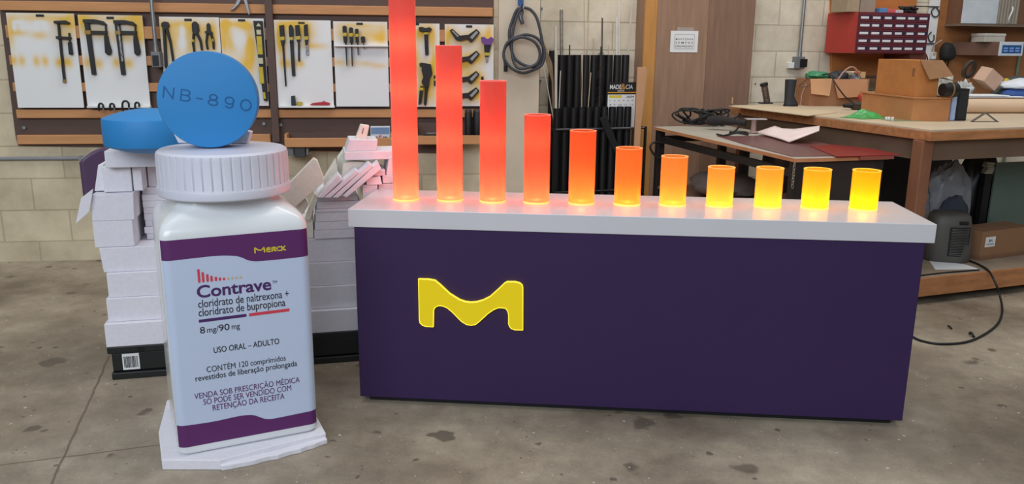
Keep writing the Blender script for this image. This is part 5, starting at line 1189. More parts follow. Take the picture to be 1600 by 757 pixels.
for r_ in range(5):
    for c_i in range(6):
        x0 = k0 + 0.006 + dw * c_i; z0 = kz0 + 0.008 + dh * (4 - r_)
        d = cab.part('drawer', MB().box(x0 + .003, x0 + dw - .003, -0.3625, -0.3566, z0 + .002, z0 + dh - .003), cr_m, bevel=0.0015)
        cab.part('label_holder', MB().box(x0 + .008, x0 + dw - .008, -0.3655, -0.3626, z0 + dh * .30, z0 + dh * .78), lblf, parent=d)
        w = random.uniform(0.7, 1.0)
        cab.part('drawer_label', MB().box(x0 + .010, x0 + .010 + (dw - .022) * w, -0.3665, -0.3656, z0 + dh * .36, z0 + dh * .66), lbl, parent=d)
# leg and shelf under the cabinet
a = [(0.076,1.310),(0.971,1.315),(0.786,1.314),(0.942,1.228),(0.081,1.268)]
t = Thing('wall_shelf', 'dark wooden shelf below the red drawer cabinet', 'shelf', 'B', at=AUTO)
zsh = kz0 - 0.19
t.part('shelf_board', MB().box(ks0[0] - 0.02, k1 - 0.03, -0.34, -0.031, zsh - 0.02, zsh), M('dark_shelf_wood', (96, 62, 44), 0.7, var=0.15))
t.part('upright', MB().box(a[2][0], a[3][0], -0.33, -0.04, zsh + 0.0003, kz0 - 0.0003), M('red_brown_wood', (110, 60, 48), 0.6, var=0.1))
a = [(0.082,1.268),(0.389,1.228),(0.253,1.269),(0.328,1.228)]
t = Thing('wood_block', 'pale wooden bar lying on the shelf below the red cabinet', 'wood', 'B', at=AUTO)
t.part('bar', MB().box(a[0][0], a[1][0], -0.335, -0.28, zsh + .0005, zsh + 0.05), wood_lt, bevel=0.003)
t.part('paper_wrap', MB().box(a[2][0], a[3][0], -0.337, -0.278, zsh + .0003, zsh + 0.053), whitep)
a = [(0.174,1.634),(0.281,1.694),(0.292,1.636),(0.433,1.749),(0.478,1.633),(0.697,1.668),(0.712,1.637),(0.871,1.677)]
zt = kz1 + 0.0005
for nm, lab, x0, x1, h, mat, dy in (('storage_box', 'beige box on the red cabinet, left one', a[0][0], a[1][0], .13, M('beige_plastic', (170, 150, 124), 0.6), 0), ('storage_box', 'taller grey beige box on the red cabinet, beside the beige one', a[2][0] + .004, a[3][0], .17, M('grey_beige_plastic', (158, 142, 128), 0.6), .01)):
    t = Thing(nm, lab, 'box', 'B', at=AUTO, group='boxes on the red cabinet')
    t.part('box_body', MB().box(x0, x1, -0.32 + dy, -0.12, zt, zt + h * .8), mat, bevel=0.004)
    t.part('lid', MB().box(x0 - .003, x1 + .003, -0.323 + dy, -0.117, zt + h * .8 + .0004, zt + h), mat, bevel=0.003)
for i, c_ in enumerate(((92, 140, 190), (206, 96, 100), (196, 200, 206))):
    x0 = a[4][0] + (a[5][0] - a[4][0]) * i / 3
    t = Thing('packet', ('blue', 'red', 'white')[i] + ' small packet lying on top of the red cabinet', 'packet', 'B', at=AUTO, group='packets on the red cabinet')
    t.solo(MB().box(x0, x0 + (a[5][0] - a[4][0]) / 3 - .004, -0.31, -0.2, zt, zt + 0.035 - .006 * i), M('packet_' + ('blue', 'red', 'white')[i], c_, 0.5), bevel=0.004)
t = Thing('cable_bundle', 'black cable bundle on the right end of the red cabinet', 'cable', 'B', at=AUTO)
x0, x1 = a[6][0], a[7][0]
t.solo(MB().tube(catmull([(x0 + (x1 - x0) * (0.5 + 0.46 * math.cos(i * 2.2)), -0.25 + 0.03 * math.sin(i * 2.9), zt + 0.012 + 0.012 * (i % 4)) for i in range(16)], 5), 0.009, 8), blackp, smooth=60)

# white strip with cable loops and a small meter
a = [(1.165,1.728),(1.279,1.730),(1.329,1.216),(1.217,1.216)]
t = Thing('cable_board', 'narrow white wall panel with black cable loops right of the red cabinet', 'panel', 'B', at=AUTO)
t.part('panel', MB().box(a[0][0] + .01, a[1][0], -0.036, -0.0305, a[2][1], 2.0), whitep)
for L in ([(1.224,1.685),(1.195,1.658),(1.216,1.620),(1.257,1.616),(1.273,1.651),(1.242,1.684)], [(1.221,1.492),(1.193,1.457),(1.222,1.413),(1.253,1.427),(1.249,1.470)], [(1.181,1.324),(1.211,1.285),(1.223,1.235),(1.221,1.217)]):
    t.part('cable', MB().tube(catmull([(p[0], -0.044, p[1]) for p in L], 5), 0.0045, 8), blackp, smooth=60)
for L in ([(1.027,1.693),(1.266,1.698)], [(1.185,1.398),(1.286,1.399)]):
    t.part('bracket_bar', MB().box(L[0][0], L[1][0], -0.046, -0.0365, L[0][1] - .004, L[0][1] + .004), blackp)
a = [(1.227,1.328),(1.280,1.328),(1.289,1.272),(1.236,1.271),(1.252,1.243),(1.248,1.381),(1.306,1.428),(1.229,1.332),(1.270,1.434)]
t = Thing('meter', 'small white wall meter with a dark display hanging on a cable', 'meter', 'B', at=AUTO)
t.part('case', MB().box(a[3][0], a[1][0], -0.066, -0.0365, a[3][1], a[0][1]), whitep, bevel=0.004)
t.part('display', MB().box(a[3][0] + .012, a[1][0] - .012, -0.0672, -0.0662, a[3][1] + .03, a[0][1] - .02), greyp)
t.part('sensor', MB().cyl((a[4][0], -0.06, a[4][1]), (a[4][0], -0.038, a[4][1]), 0.024, n=20), M('pale_blue_plastic', (188, 200, 222), 0.4), smooth=40)
t.part('yellow_mark', MB().box(a[3][0] + .006, a[1][0] - .006, -0.0672, -0.0662, a[0][1] - .016, a[0][1] - .004), yellowp)
t.part('lead', MB().tube(catmull([(a[5][0], -0.05, a[0][1]), (a[5][0], -0.06, a[5][1]), (a[6][0], -0.08, a[6][1])], 6), 0.006, 8), M('pink_grey_lead', (176, 150, 140), 0.6), smooth=60)
# hanging black bag
a = [(1.313,1.325),(1.320,1.387),(1.349,1.418),(1.407,1.404),(1.439,1.358),(1.458,1.286),(1.430,1.261),(1.357,1.254),(1.319,1.268)]
t = Thing('hanging_bag', 'black bag hanging on the brown plywood left of the tablet', 'bag', 'B', at=AUTO)
cu = sum(p[0] for p in a) / len(a); cz_ = sum(p[1] for p in a) / len(a)
R = []
for s_k, y_ in ((0.8, -0.035), (1.0, -0.06), (0.98, -0.09), (0.8, -0.115), (0.45, -0.125)):
    R.append([(cu + (p[0] - cu) * s_k, y_, cz_ + (p[1] - cz_) * s_k) for p in a][::-1])
t.part('bag_body', MB().rings(R), M('black_fabric', (34, 34, 34), 0.8, bump=0.2), smooth=60, subsurf=1)
b_ = [(1.345,1.261),(1.365,1.164),(1.419,1.261),(1.439,1.164)]
for i in (0, 2): t.part('strap', MB().tube([(b_[i][0], -0.06, b_[i][1] + .01), (b_[i][0], -0.05, (b_[i][1] + b_[i + 1][1]) / 2), (b_[i][0], -0.045, b_[i + 1][1])], 0.005, 8), blackp, smooth=60)

# upper cabinet with a white door
a = [(1.368,1.550),(1.367,1.557),(1.711,1.562),(1.938,1.565),(2.297,1.571),(1.819,1.648)]
um_ = M('brown_cabinet_wood', (120, 84, 62), 0.55, var=0.12, scale=4, stretch=(6, 6, 1))
t = Thing('wall_cabinet', 'brown wall cabinet with a white door at the top right', 'cabinet', 'B', at=AUTO)
x1, x2, x3, x4 = a[1][0], a[2][0], a[3][0], a[4][0]; zb = a[1][1]
t.part('carcass', MB().box(x1 - .003, x4, -0.1845, -0.0315, zb, 2.1), um_)
t.part('bottom_board', MB().box(x1 - .012, x4, -0.215, -0.0315, zb - 0.018, zb - 0.0004), M('grey_brown_board', (120, 104, 88), 0.6, var=0.1))
t.part('door', MB().box(x1, x2, -0.203, -0.185, zb + .003, 2.1), M('pale_grey_door', (206, 214, 220), 0.5), label='pale grey white cabinet door', bevel=0.002)
cg = MB(); n = 60; cgw = x3 - x2
v = []
for i in range(n + 1):
    u = x2 + .004 + (cgw - .008) * i / n; v.append((u, -0.193 + 0.006 * math.sin(i / n * PI * 14)))
cg.add([(p[0], p[1], zb + .004) for p in v] + [(p[0], p[1], 2.1) for p in v], [(i, i + 1, n + 2 + i, n + 1 + i) for i in range(n)])
t.part('ribbed_panel', cg, M('grey_ribbed_panel', (140, 130, 116), 0.5), smooth=50)
zh = a[5][1]
t.part('handle', MB().tube(catmull([(x2 + cgw * .55, -0.20, zh - .08), (x2 + cgw * .45, -0.225, zh - .04), (x2 + cgw * .55, -0.225, zh + .02), (x2 + cgw * .65, -0.20, zh + .05)], 6), 0.006, 8), whitep, smooth=60)

# tablet display on a side box
a = [(1.661,1.417),(1.916,1.419),(1.915,1.304),(1.676,1.312),(1.486,1.446),(1.509,1.311),(1.559,1.502),(1.767,1.461)]
t = Thing('display_tablet', 'white framed tablet display with a blue screen on the right wall', 'tablet', 'B', at=AUTO)
u0, u1, z0, z1 = a[3][0], a[1][0], a[2][1], a[0][1]
t.part('mount_box', MB().prismz([(u0 + .002, -0.295), (u1 - .002, -0.295), (u1 - .002, -0.0315), (a[4][0] - .03, -0.0315)], z0 + .004, z1 - .004), M('brown_box_wood', (104, 68, 48), 0.6, var=0.1))
t.part('bezel', MB().box(u0, u1, -0.31, -0.2955, z0, z1), M('white_bezel', (214, 222, 232), 0.4), bevel=0.004)
t.part('screen', MB().box(u0 + .022, u1 - .022, -0.3115, -0.3102, z0 + .022, z1 - .026), emit('blue_screen', (26, 60, 104), 0.5))
ic = emit('screen_icon', (90, 120, 170), 0.6)
sw = (u1 - u0 - .06) / 3; sh = (z1 - z0 - .07) / 2
for i in range(3):
    for j in range(2):
        t.part('screen_icon', MB().box(u0 + .036 + sw * i, u0 + .028 + sw * (i + 1) - .008, -0.3122, -0.3116, z0 + .034 + sh * j, z0 + .026 + sh * (j + 1)), ic)
t = Thing('small_box', 'flat white box lying on top of the tablet display mount', 'box', 'B', at=AUTO)
t.part('box_body', MB().box(a[6][0], a[7][0], -0.26, -0.12, z1 - .0035, z1 + .045), M('off_white_box', (196, 190, 178), 0.6), bevel=0.004)
t.part('lid', MB().box(a[6][0] - .003, a[7][0] + .003, -0.263, -0.117, z1 + .0455, z1 + .065), M('off_white_lid', (206, 200, 190), 0.6), bevel=0.003)
a = [(2.166,1.311),(2.190,1.311),(2.208,0.993)]
t = Thing('wall_pipe', 'greenish grey pipe at the right edge below the tablet display', 'pipe', 'B', at=AUTO)
t.solo(MB().cyl((a[0][0], -0.05, 0.3), (a[0][0], -0.05, a[0][1]), 0.014, n=14), M('green_grey_pipe', (110, 120, 104), 0.5), smooth=50)

# ------------------------------------------------------------ big workbench
BT = 0.95
bn = Thing('workbench', 'large wooden workbench with worn edges and a low shelf', 'workbench', 'T', at=(0.8, 0.9, 0))
top_m = M('worn_bench_top', (206, 186, 158), 0.55, var=0.10, scale=4)
bn.part('bench_top', MB().box(0.004, 1.9, 0.004, 1.8, BT - 0.012, BT), top_m, bevel=0.002)
bn.part('edge_board', MB().box(0.0, 1.9, 0.0, 0.03, BT - 0.06, BT - 0.0125), wood_or, bevel=0.003)
bn.part('edge_board', MB().box(0.0, 0.03, 0.0305, 1.8, BT - 0.06, BT - 0.0125), wood_or, bevel=0.003)
bn.part('edge_board', MB().box(0.0305, 1.9, 1.77, 1.8, BT - 0.06, BT - 0.0125), wood_or, bevel=0.003)
apr = M('dusty_brown_apron', (112, 88, 70), 0.7, var=0.12, scale=5)
bn.part('apron', MB().box(0.0765, 1.85, 0.05, 0.075, BT - 0.17, BT - 0.0605), apr)
bn.part('apron', MB().box(0.035, 0.06, 0.1115, 1.6795, BT - 0.17, BT - 0.0605), apr)
leg_m = M('leg_wood', (140, 92, 66), 0.6, var=0.12, scale=5)
for x, y in ((-0.004, 0.035), (1.75, 0.035), (0.035, 1.68), (1.75, 1.68)):
    bn.part('leg', MB().box(x, x + 0.075, y, y + 0.075, 0.1505, BT - 0.0605), leg_m, bevel=0.006)
bn.part('shelf_board', MB().box(0.0, 1.9, 0.0, 1.75, 0.125, 0.15), M('dusty_shelf', (150, 132, 112), 0.7, var=0.12))
bn.part('shelf_edge', MB().box(-0.003, 1.9, -0.014, -0.0004, 0.045, 0.15), wood_or, bevel=0.003)
for x in (0.06, 0.9, 1.75):
    bn.part('foot', MB().box(x, x + 0.09, 0.12, 1.6, 0.0, 0.1245), M('dark_foot_wood', (50, 42, 38), 0.8))

def W3(p): return Vector(p)
def bl(p, yaw=0.0): return ((p[0], p[1], 0.0), yaw)
# open cardboard box of clutter
p0 = W3((2.112,5.956,0.950))
fr1 = ((p0.x, p0.y, 0), 0.20)
t = Thing('open_carton', 'open cardboard carton of cables and tools against the right wall', 'carton', fr1, at=(0.2, 0.1, BT))
H1 = 0.19; W1 = 0.46; D1 = 0.20
t.part('carton_body', MB().box(0, W1, 0, 0.004, BT + .0004, BT + H1).box(0, W1, D1 - .004, D1, BT + .0004, BT + H1).box(0, 0.004, 0.004, D1 - .004, BT + .0004, BT + H1).box(W1 - .004, W1, 0.004, D1 - .004, BT + .0004, BT + H1).box(0.004, W1 - .004, 0.004, D1 - .004, BT + .0004, BT + .006), M('carton_brown', (170, 120, 84), 0.85, var=0.06))
t.part('flap', MB().add([(-0.01, -0.004, BT + H1 + .002), (0.16, -0.004, BT + H1 + .004), (0.12, -0.055, BT + H1 - .115), (-0.02, -0.05, BT + H1 - .10), (-0.01, -0.001, BT + H1 + .002), (0.16, -0.001, BT + H1 + .004), (0.12, -0.052, BT + H1 - .115), (-0.02, -0.047, BT + H1 - .10)], [(0, 1, 2, 3), (7, 6, 5, 4), (0, 4, 5, 1), (1, 5, 6, 2), (2, 6, 7, 3), (3, 7, 4, 0)]), M('carton_flap', (196, 146, 104), 0.85, var=0.05))
t.part('flap', MB().add([(0.17, -0.004, BT + H1), (0.44, -0.004, BT + H1), (0.42, -0.06, BT + H1 - .12), (0.19, -0.055, BT + H1 - .13), (0.17, -0.001, BT + H1), (0.44, -0.001, BT + H1), (0.42, -0.057, BT + H1 - .12), (0.19, -0.052, BT + H1 - .13)], [(0, 1, 2, 3), (7, 6, 5, 4), (0, 4, 5, 1), (1, 5, 6, 2), (2, 6, 7, 3), (3, 7, 4, 0)]), M('carton_flap_dark', (178, 126, 88), 0.85, var=0.05))
zc = BT + H1
t = Thing('green_bag', 'crumpled green plastic bag in the open carton', 'bag', fr1, at=AUTO)
t.solo(blob(MB(), (0.10, 0.10, zc + 0.02), (0.085, 0.065, 0.032), 3, 0.35, 2.5), M('green_plastic', (66, 140, 96), 0.4, var=0.1), smooth=60)
t = Thing('black_bundle', 'bundle of black cloth and cable in the open carton', 'cloth', fr1, at=AUTO)
t.solo(blob(MB(), (0.275, 0.10, zc + 0.0), (0.072, 0.065, 0.055), 5, 0.4, 2.5), blackr, smooth=60)
t = Thing('clear_packets', 'crumpled clear and grey packets at the right of the open carton', 'packet', fr1, at=AUTO)
t.solo(blob(MB(), (0.405, 0.10, zc - 0.005), (0.034, 0.06, 0.045), 8, 0.5, 3.0), M('clear_grey_plastic', (140, 138, 140), 0.2, var=0.25, scale=30), smooth=60)
t = Thing('orange_knob', 'small orange plastic knob on top of the open carton', 'knob', fr1, at=AUTO)
t.solo(blob(MB(), (0.39, 0.05, zc + 0.045), (0.025, 0.02, 0.014), 2, 0.2), M('orange_plastic', (214, 126, 70), 0.4), smooth=60)
cab_m = [M('cable_pink', (178, 140, 128), 0.5), M('cable_black', (30, 30, 32), 0.5), M('cable_brown', (70, 50, 44), 0.5)]
for pts, cm_, lab, r in (([(0.20, 0.0, zc - .02), (0.24, -0.01, zc + .05), (0.32, 0.02, zc + .085), (0.38, 0.03, zc + .05), (0.40, 0.05, zc + .0)], 0, 'pink grey cable looping over the open carton', .006),
    ([(0.09, 0.01, zc + .03), (0.115, -0.04, zc + .03), (0.15, -0.095, zc - .05), (0.22, -0.095, zc - .12), (0.30, -0.08, zc - .165), (0.36, -0.07, BT + .006)], 1, 'black cable hanging down the front of the open carton', .005),
    ([(-0.004, 0.03, zc + .006), (-0.06, 0.0, zc - .02), (-0.10, -0.02, zc - .05), (-0.05, -0.04, zc - .05), (-0.02, -0.03, zc - .03)], 2, 'thin brown cable loop left of the open carton', .003),
    ([(-0.004, 0.05, zc - .03), (-0.05, 0.02, zc - .1), (-0.065, 0.0, zc - .15), (-0.07, 0.0, BT + .004)], 0, 'thin pink cable trailing to the bench beside the black boot', .003),
    ([(0.40, -0.04, zc - .10), (0.46, -0.03, zc - .08), (0.50, -0.02, zc - .11), (0.44, -0.04, zc - .13), (0.38, -0.05, zc - .16)], 1, 'black cable loop at the right of the open carton', .003)):
    t = Thing('cable', lab, 'cable', fr1, at=AUTO, group='cables in the open carton'); t.solo(MB().tube(catmull(pts, 8), r, 8), cab_m[cm_], smooth=60)
t = Thing('wall_charger', 'red and orange plug lying against the front of the open carton', 'plug', fr1, at=AUTO)
t.solo(blob(MB(), (0.36, -0.09, BT + 0.065), (0.035, 0.022, 0.028), 9, 0.3).obox((0.40, -0.09, BT + 0.075), (0.035, 0.02, 0.03), (0, 0.4, 0)).cyl((0.36, -0.09, BT + .001), (0.36, -0.09, BT + .05), 0.012, n=10), M('red_plug', (176, 52, 44), 0.5), smooth=50)

# two cardboard boxes, one on the other
pE = W3((2.286,4.767,0.950))
fr2 = ((pE.x, pE.y, 0), 0.02)
lb = Thing('cardboard_box', 'low wide cardboard box carrying the flapped box on the bench', 'box', fr2, at=(0, 0.25, BT), group='cardboard boxes on the workbench')
hL = 0.128; xl, xr = -0.03, 0.235; yl = 0.58
lb.part('box_body', MB().prismz([(0, 0), (0.225, 0.02), (0.225, yl), (-0.045, yl)], BT + .0004, BT + hL), card, bevel=0.002)
lb.part('lid', MB().prismz([(-0.006, -0.008), (0.236, 0.012), (0.236, yl + .01), (-0.055, yl + .01)], BT + hL + .0004, BT + hL + 0.010), card, bevel=0.001)
zl2 = BT + hL + 0.0105
ub = Thing('cardboard_box', 'tall tipped cardboard box with an open flap on top of the low box', 'box', fr2, at=(0, 0.3, zl2), group='cardboard boxes on the workbench')
hU = 0.205
ub.part('box_body', MB().prismz([(0.012, 0.02), (0.145, 0.03), (0.145, 0.46), (-0.02, 0.46)], zl2, zl2 + hU), M('cardboard_orange', (190, 124, 66), 0.85, var=0.08, scale=14), bevel=0.002)
ub.part('tape_patch', MB().prismz([(0.0095, 0.05), (0.0098, 0.12), (0.0082, 0.12), (0.0079, 0.05)], zl2 + hU * .55, zl2 + hU * .78), M('brown_tape', (140, 96, 62), 0.5))
for y_ in (0.19, 0.24): ub.part('hand_hole', MB().prismz([(0.0026 - .002 * (y_ - .19) * 30, y_), (0.0026 - .002 * (y_ - .19) * 30 - .0015, y_ + .018), (0.0 - .002 * (y_ - .19) * 30, y_ + .018), (0.0 - .002 * (y_ - .19) * 30, y_)], zl2 + hU * .6, zl2 + hU * .8), M('dark_hole', (50, 36, 26), 0.9))
ub.part('flap', MB().add([(0.016, 0.016, zl2 + hU + .002), (0.15, 0.026, zl2 + hU + .001), (0.20, -0.02, zl2 + hU - .085), (0.06, -0.03, zl2 + hU - .105), (0.016, 0.019, zl2 + hU + .002), (0.15, 0.029, zl2 + hU + .001), (0.20, -0.017, zl2 + hU - .085), (0.06, -0.027, zl2 + hU - .105)], [(0, 1, 2, 3), (7, 6, 5, 4), (0, 4, 5, 1), (1, 5, 6, 2), (2, 6, 7, 3), (3, 7, 4, 0)]), card_d)
ub.part('flap', MB().add([(0.146, 0.03, zl2 + .11), (0.146, 0.3, zl2 + .15), (0.27, 0.3, zl2 + .10), (0.26, 0.03, zl2 + .085), (0.146, 0.03, zl2 + .113), (0.146, 0.3, zl2 + .153), (0.27, 0.3, zl2 + .103), (0.26, 0.03, zl2 + .088)], [(3, 2, 1, 0), (4, 5, 6, 7), (0, 1, 5, 4), (1, 2, 6, 5), (2, 3, 7, 6), (3, 0, 4, 7)]), card_d)
t = Thing('black_cylinder', 'black lens shaped cylinder lying on the low cardboard box', 'cylinder', fr2, at=AUTO)
t.part('barrel', MB().tube([(0.150, -0.01, zl2 + .042), (0.205, 0.0, zl2 + .042), (0.206, 0.0, zl2 + .042), (0.235, 0.005, zl2 + .042)], [0.036, 0.036, 0.041, 0.041], 28), blackp, smooth=40)
t.part('ring', MB().tube([(0.196, -0.001, zl2 + .042), (0.203, 0.0, zl2 + .042)], [0.0425, 0.0425], 28), M('tan_ring', (128, 104, 72), 0.4), smooth=40)
pS = W3((2.541,4.834,0.950))
fr3 = ((pS.x, pS.y, 0), 0.1)
t = Thing('speaker', 'black speaker with a pale blue side standing on the workbench', 'speaker', fr3, at=(0.06, 0.05, BT))
t.part('cabinet_body', MB().box(0.034, 0.100, 0.0, 0.12, BT + .0004, BT + 0.185), blackp, bevel=0.004)
t.part('side_trim', MB().box(0.0, 0.0335, 0.002, 0.118, BT + .0004, BT + 0.178), M('pale_blue_trim', (166, 184, 222), 0.35), bevel=0.008, label='pale blue side trim')
t.part('grille', MB().box(0.040, 0.094, -0.004, -0.0003, BT + .012, BT + 0.172), M('dark_grille', (34, 36, 38), 0.8, var=0.3, scale=200), bevel=0.002)
pT = W3((2.714,4.770,0.950))
fr4 = ((pT.x, pT.y, 0), 0.1)
t = Thing('angle_bracket', 'grey folded metal bracket forming a triangle on the bench', 'bracket', fr4, at=(0, 0, BT))
gm = M('dull_grey_metal', (110, 106, 100), 0.45, metal=0.4)
t.part('leg', MB().add([(-0.085, 0, BT + .001), (-0.006, 0, BT + .055), (0.006, 0.03, BT + .055), (-0.075, 0.03, BT + .001), (-0.078, 0, BT + .001), (-0.003, 0, BT + .049), (0.005, 0.03, BT + .049), (-0.068, 0.03, BT + .001)], [(0, 1, 2, 3), (7, 6, 5, 4), (0, 4, 5, 1), (1, 5, 6, 2), (2, 6, 7, 3), (3, 7, 4, 0)]), gm)
t.part('leg', MB().add([(0.082, 0, BT + .001), (-0.002, 0, BT + .055), (0.010, 0.03, BT + .055), (0.092, 0.03, BT + .001), (0.072, 0, BT + .001), (-0.004, 0, BT + .048), (0.008, 0.03, BT + .048), (0.082, 0.03, BT + .001)], [(3, 2, 1, 0), (4, 5, 6, 7), (1, 5, 4, 0), (2, 6, 5, 1), (3, 7, 6, 2), (0, 4, 7, 3)]), gm)
t.part('foot_bar', MB().box(-0.085, 0.082, 0.0, 0.004, BT + .0002, BT + .0008 + .004), gm)
pR = W3((2.937,5.379,0.950))
fr5 = ((pR.x, pR.y, 0), 0.12)
t = Thing('paper_roll', 'long beige paper roll lying at the back of the workbench', 'roll', fr5, at=(0.2, 0, BT))
t.part('roll', MB().cyl((0.0, 0.05, BT + .0505), (0.62, 0.05, BT + .0505), 0.05, n=32), M('beige_paper', (220, 190, 160), 0.7, var=0.03), smooth=40)
t.part('loose_sheet', MB().grid(lambda a, b: (0.0 + 0.42 * a, 0.02 + 0.12 * b, BT + .1035 + .004 * math.sin(b * 3)), 6, 6), whitep)
t = Thing('white_board', 'thin white board resting on the beige roll', 'board', fr5, at=AUTO)
t.solo(MB().box(0.0, 0.30, 0.03, 0.2, BT + .1095, BT + .116), whitep, bevel=0.001)
t = Thing('clear_tub', 'translucent white plastic tub at the right edge of the bench', 'tub', fr5, at=(0.52, -0.05, BT))
t.solo(MB().lathe([(0.0, BT + .0004), (0.055, BT + .0006), (0.075, BT + .13), (0.072, BT + .13), (0.053, BT + .004), (0.0, BT + .003)], (0.47, -0.09, 0), 32, cap=False), M('milky_plastic', (206, 212, 216), 0.25), smooth=40)
t = Thing('folded_cloth', 'white cloth with a blue lower half heaped on the bench', 'cloth', fr5, at=AUTO)
t.part('white_cloth', blob(MB(), (0.56, 0.24, BT + 0.17), (0.17, 0.10, 0.045), 4, 0.3, 2.0, flat=BT + .15), M('white_cloth', (222, 226, 232), 0.8, bump=0.1), smooth=60)
t.part('blue_cloth', blob(MB(), (0.56, 0.23, BT + 0.09), (0.19, 0.10, 0.088), 6, 0.2, 2.0, flat=BT + .0004), M('blue_cloth', (52, 84, 146), 0.8, bump=0.1), smooth=60)
for k, (c_, rad, sd, lab) in enumerate((((0.0, 0.30, BT + .115), (0.075, 0.07, 0.115), 12, 'crumpled grey plastic bag behind the speaker, the one further left'), ((0.17, 0.30, BT + .095), (0.06, 0.06, 0.095), 15, 'crumpled silver grey plastic bag below the tilted carton'))):
    t = Thing('plastic_bag', lab, 'bag', fr5, at=AUTO, group='crumpled bags on the workbench')
    t.solo(blob(MB(), c_, rad, sd, 0.42, 3.2, 28, 18, flat=BT + .0004), M('crumpled_plastic', (168, 168, 160) if k == 0 else (180, 180, 176), 0.3, var=0.2, scale=20), smooth=40)
t = Thing('small_carton', 'small pinkish carton tilted on the clutter behind the paper roll', 'carton', fr5, at=AUTO)
t.part('carton_body', MB().obox((0.30, 0.26, BT + .215), (0.13, 0.10, 0.10), (0.15, 0.55, 0.2)), M('pinkish_cardboard', (204, 168, 146), 0.8), bevel=0.003)
t.part('printed_mark', MB().obox((0.282, 0.2085, BT + .225), (0.02, 0.003, 0.012), (0.15, 0.55, 0.2)), inkd)
t = Thing('tape_ring', 'dark ring of tape standing tilted behind the small carton', 'tape', fr5, at=AUTO)
cR = Vector((0.28, 0.44, BT + .27)); ax = Matrix.Rotation(0.5, 3, 'Y') @ Matrix.Rotation(0.35, 3, 'Z')
def ringpt(a, r_, d): return cR + ax @ Vector((r_ * 0.8 * math.cos(a), d, r_ * math.sin(a)))
R = [[ringpt(2 * PI * i / 36, r_, d) for i in range(36)] for r_, d in ((0.066, -0.012), (0.066, 0.012), (0.044, 0.012), (0.044, -0.012))]
t.part('ring', MB().rings(R, cap=False, closed=True), M('dark_brown_tape', (62, 48, 40), 0.5), smooth=40)
t.part('stand_post', MB().cyl(cR + Vector((0.0, 0, -.066)), (cR.x - .01, cR.y, BT + .0004), 0.015, n=12), card_d)
t = Thing('hand_tool', 'yellow and black hand tool lying at the far right of the bench', 'tool', fr5, at=AUTO)
t.part('tool_body', MB().tube([(0.46, 0.42, BT + .05), (0.52, 0.41, BT + .16), (0.60, 0.40, BT + .19), (0.75, 0.40, BT + .19)], [0.03, 0.045, 0.04, 0.035], 14), M('dark_tool_body', (60, 64, 60), 0.5), smooth=60)
t.part('yellow_cover', MB().obox((0.53, 0.365, BT + .18), (0.07, 0.03, 0.045), (0, 0.5, 0)), M('yellow_plastic', (206, 176, 50), 0.4), bevel=0.008)
t.part('stand', MB().box(0.44, 0.7, 0.37, 0.45, BT + .0004, BT + .03), blackp)
# green scrap, white bits
pG = W3((2.101,4.958,0.950))
t = Thing('green_film', 'crumpled scrap of green plastic film lying on the bench edge', 'film', ((pG.x, pG.y, 0), 0.34), at=AUTO)
def gf(a, b):
    x, y = -0.10 + 0.2 * a, -0.06 + 0.14 * b
    e_ = math.sin(PI * a) * math.sin(PI * b)
    return (x + .03 * math.sin(5 * b), y, BT + 0.002 + 0.05 * e_ * (0.4 + 0.6 * noise.noise(Vector((a * 4, b * 4, 1.3))) ** 2 + 0.4 * abs(math.sin(6 * a + 3 * b))))
t.solo(MB().grid(gf, 24, 18), M('green_film', (70, 160, 84), 0.3, var=0.2, scale=20), smooth=40)
pG2 = W3((2.280,4.849,0.950))
t = Thing('green_glass_offcut', 'flat greenish glass offcut lying at the bench corner', 'glass', ((pG2.x, pG2.y, 0), 0.34), at=AUTO)
t.solo(MB().prismz([(-0.14, -0.05), (0.04, -0.10), (0.07, 0.04), (-0.10, 0.09)], BT + .0004, BT + .0045), M('green_glass', (142, 160, 128), 0.15))
pB = W3((2.193,4.882,0.950))
for k in range(3):
    t = Thing('plastic_nub', 'tiny white plastic cap on the bench edge, %s of three' % ('left', 'middle', 'right')[k], 'cap', ((pB.x + .018 * k, pB.y + .006 * (k % 2), 0), 0), at=AUTO, group='white caps on the bench edge')
    t.solo(MB().lathe([(0, BT + .0046), (.008, BT + .0046), (.008, BT + .013), (.005, BT + .016), (0, BT + .016)], (0, 0, 0), 14), whitep, smooth=40)
# boot, sleeve, dowel, bottle
pO = W3((1.964,5.937,0.950))
t = Thing('boot', 'black rubber boot standing on the back of the workbench', 'boot', ((pO.x, pO.y, 0), 0.3), at=(0, 0, BT))
sh_ = MB()
R = []
for z, r, dx, rx in ((0.0006, 0.036, 0.012, 0.052), (0.025, 0.035, 0.012, 0.052), (0.045, 0.034, 0.004, 0.042), (0.07, 0.035, -0.004, 0.034), (0.12, 0.037, -0.004, 0.036), (0.185, 0.040, -0.003, 0.040), (0.187, 0.036, -0.003, 0.036), (0.16, 0.035, -0.003, 0.035)):
    R.append([(dx + rx * math.cos(2 * PI * i / 24), r * math.sin(2 * PI * i / 24), BT + z) for i in range(24)])
t.part('boot_upper', sh_.rings(R, cap=True), blackr, smooth=50)
t.part('sole', MB().lathe([(0, BT + .0003), (1, BT + .0003)], n=4).xf(Matrix.Scale(0, 4)) if False else MB().prismz([(0.012 + 0.056 * math.cos(2 * PI * i / 24), 0.039 * math.sin(2 * PI * i / 24)) for i in range(24)], BT + .0003, BT + .012), blackp)
pN = W3((1.870,6.186,0.950))
t = Thing('coiled_sleeve', 'ribbed metal spring sleeve leaning on a dark foot beside the wardrobe', 'spring', ((pN.x, pN.y, 0), 0.3), at=(0, 0, BT))
t.part('foot', MB().box(-0.045, 0.045, -0.03, 0.03, BT + .0003, BT + .008), blackp)
sp_ = []
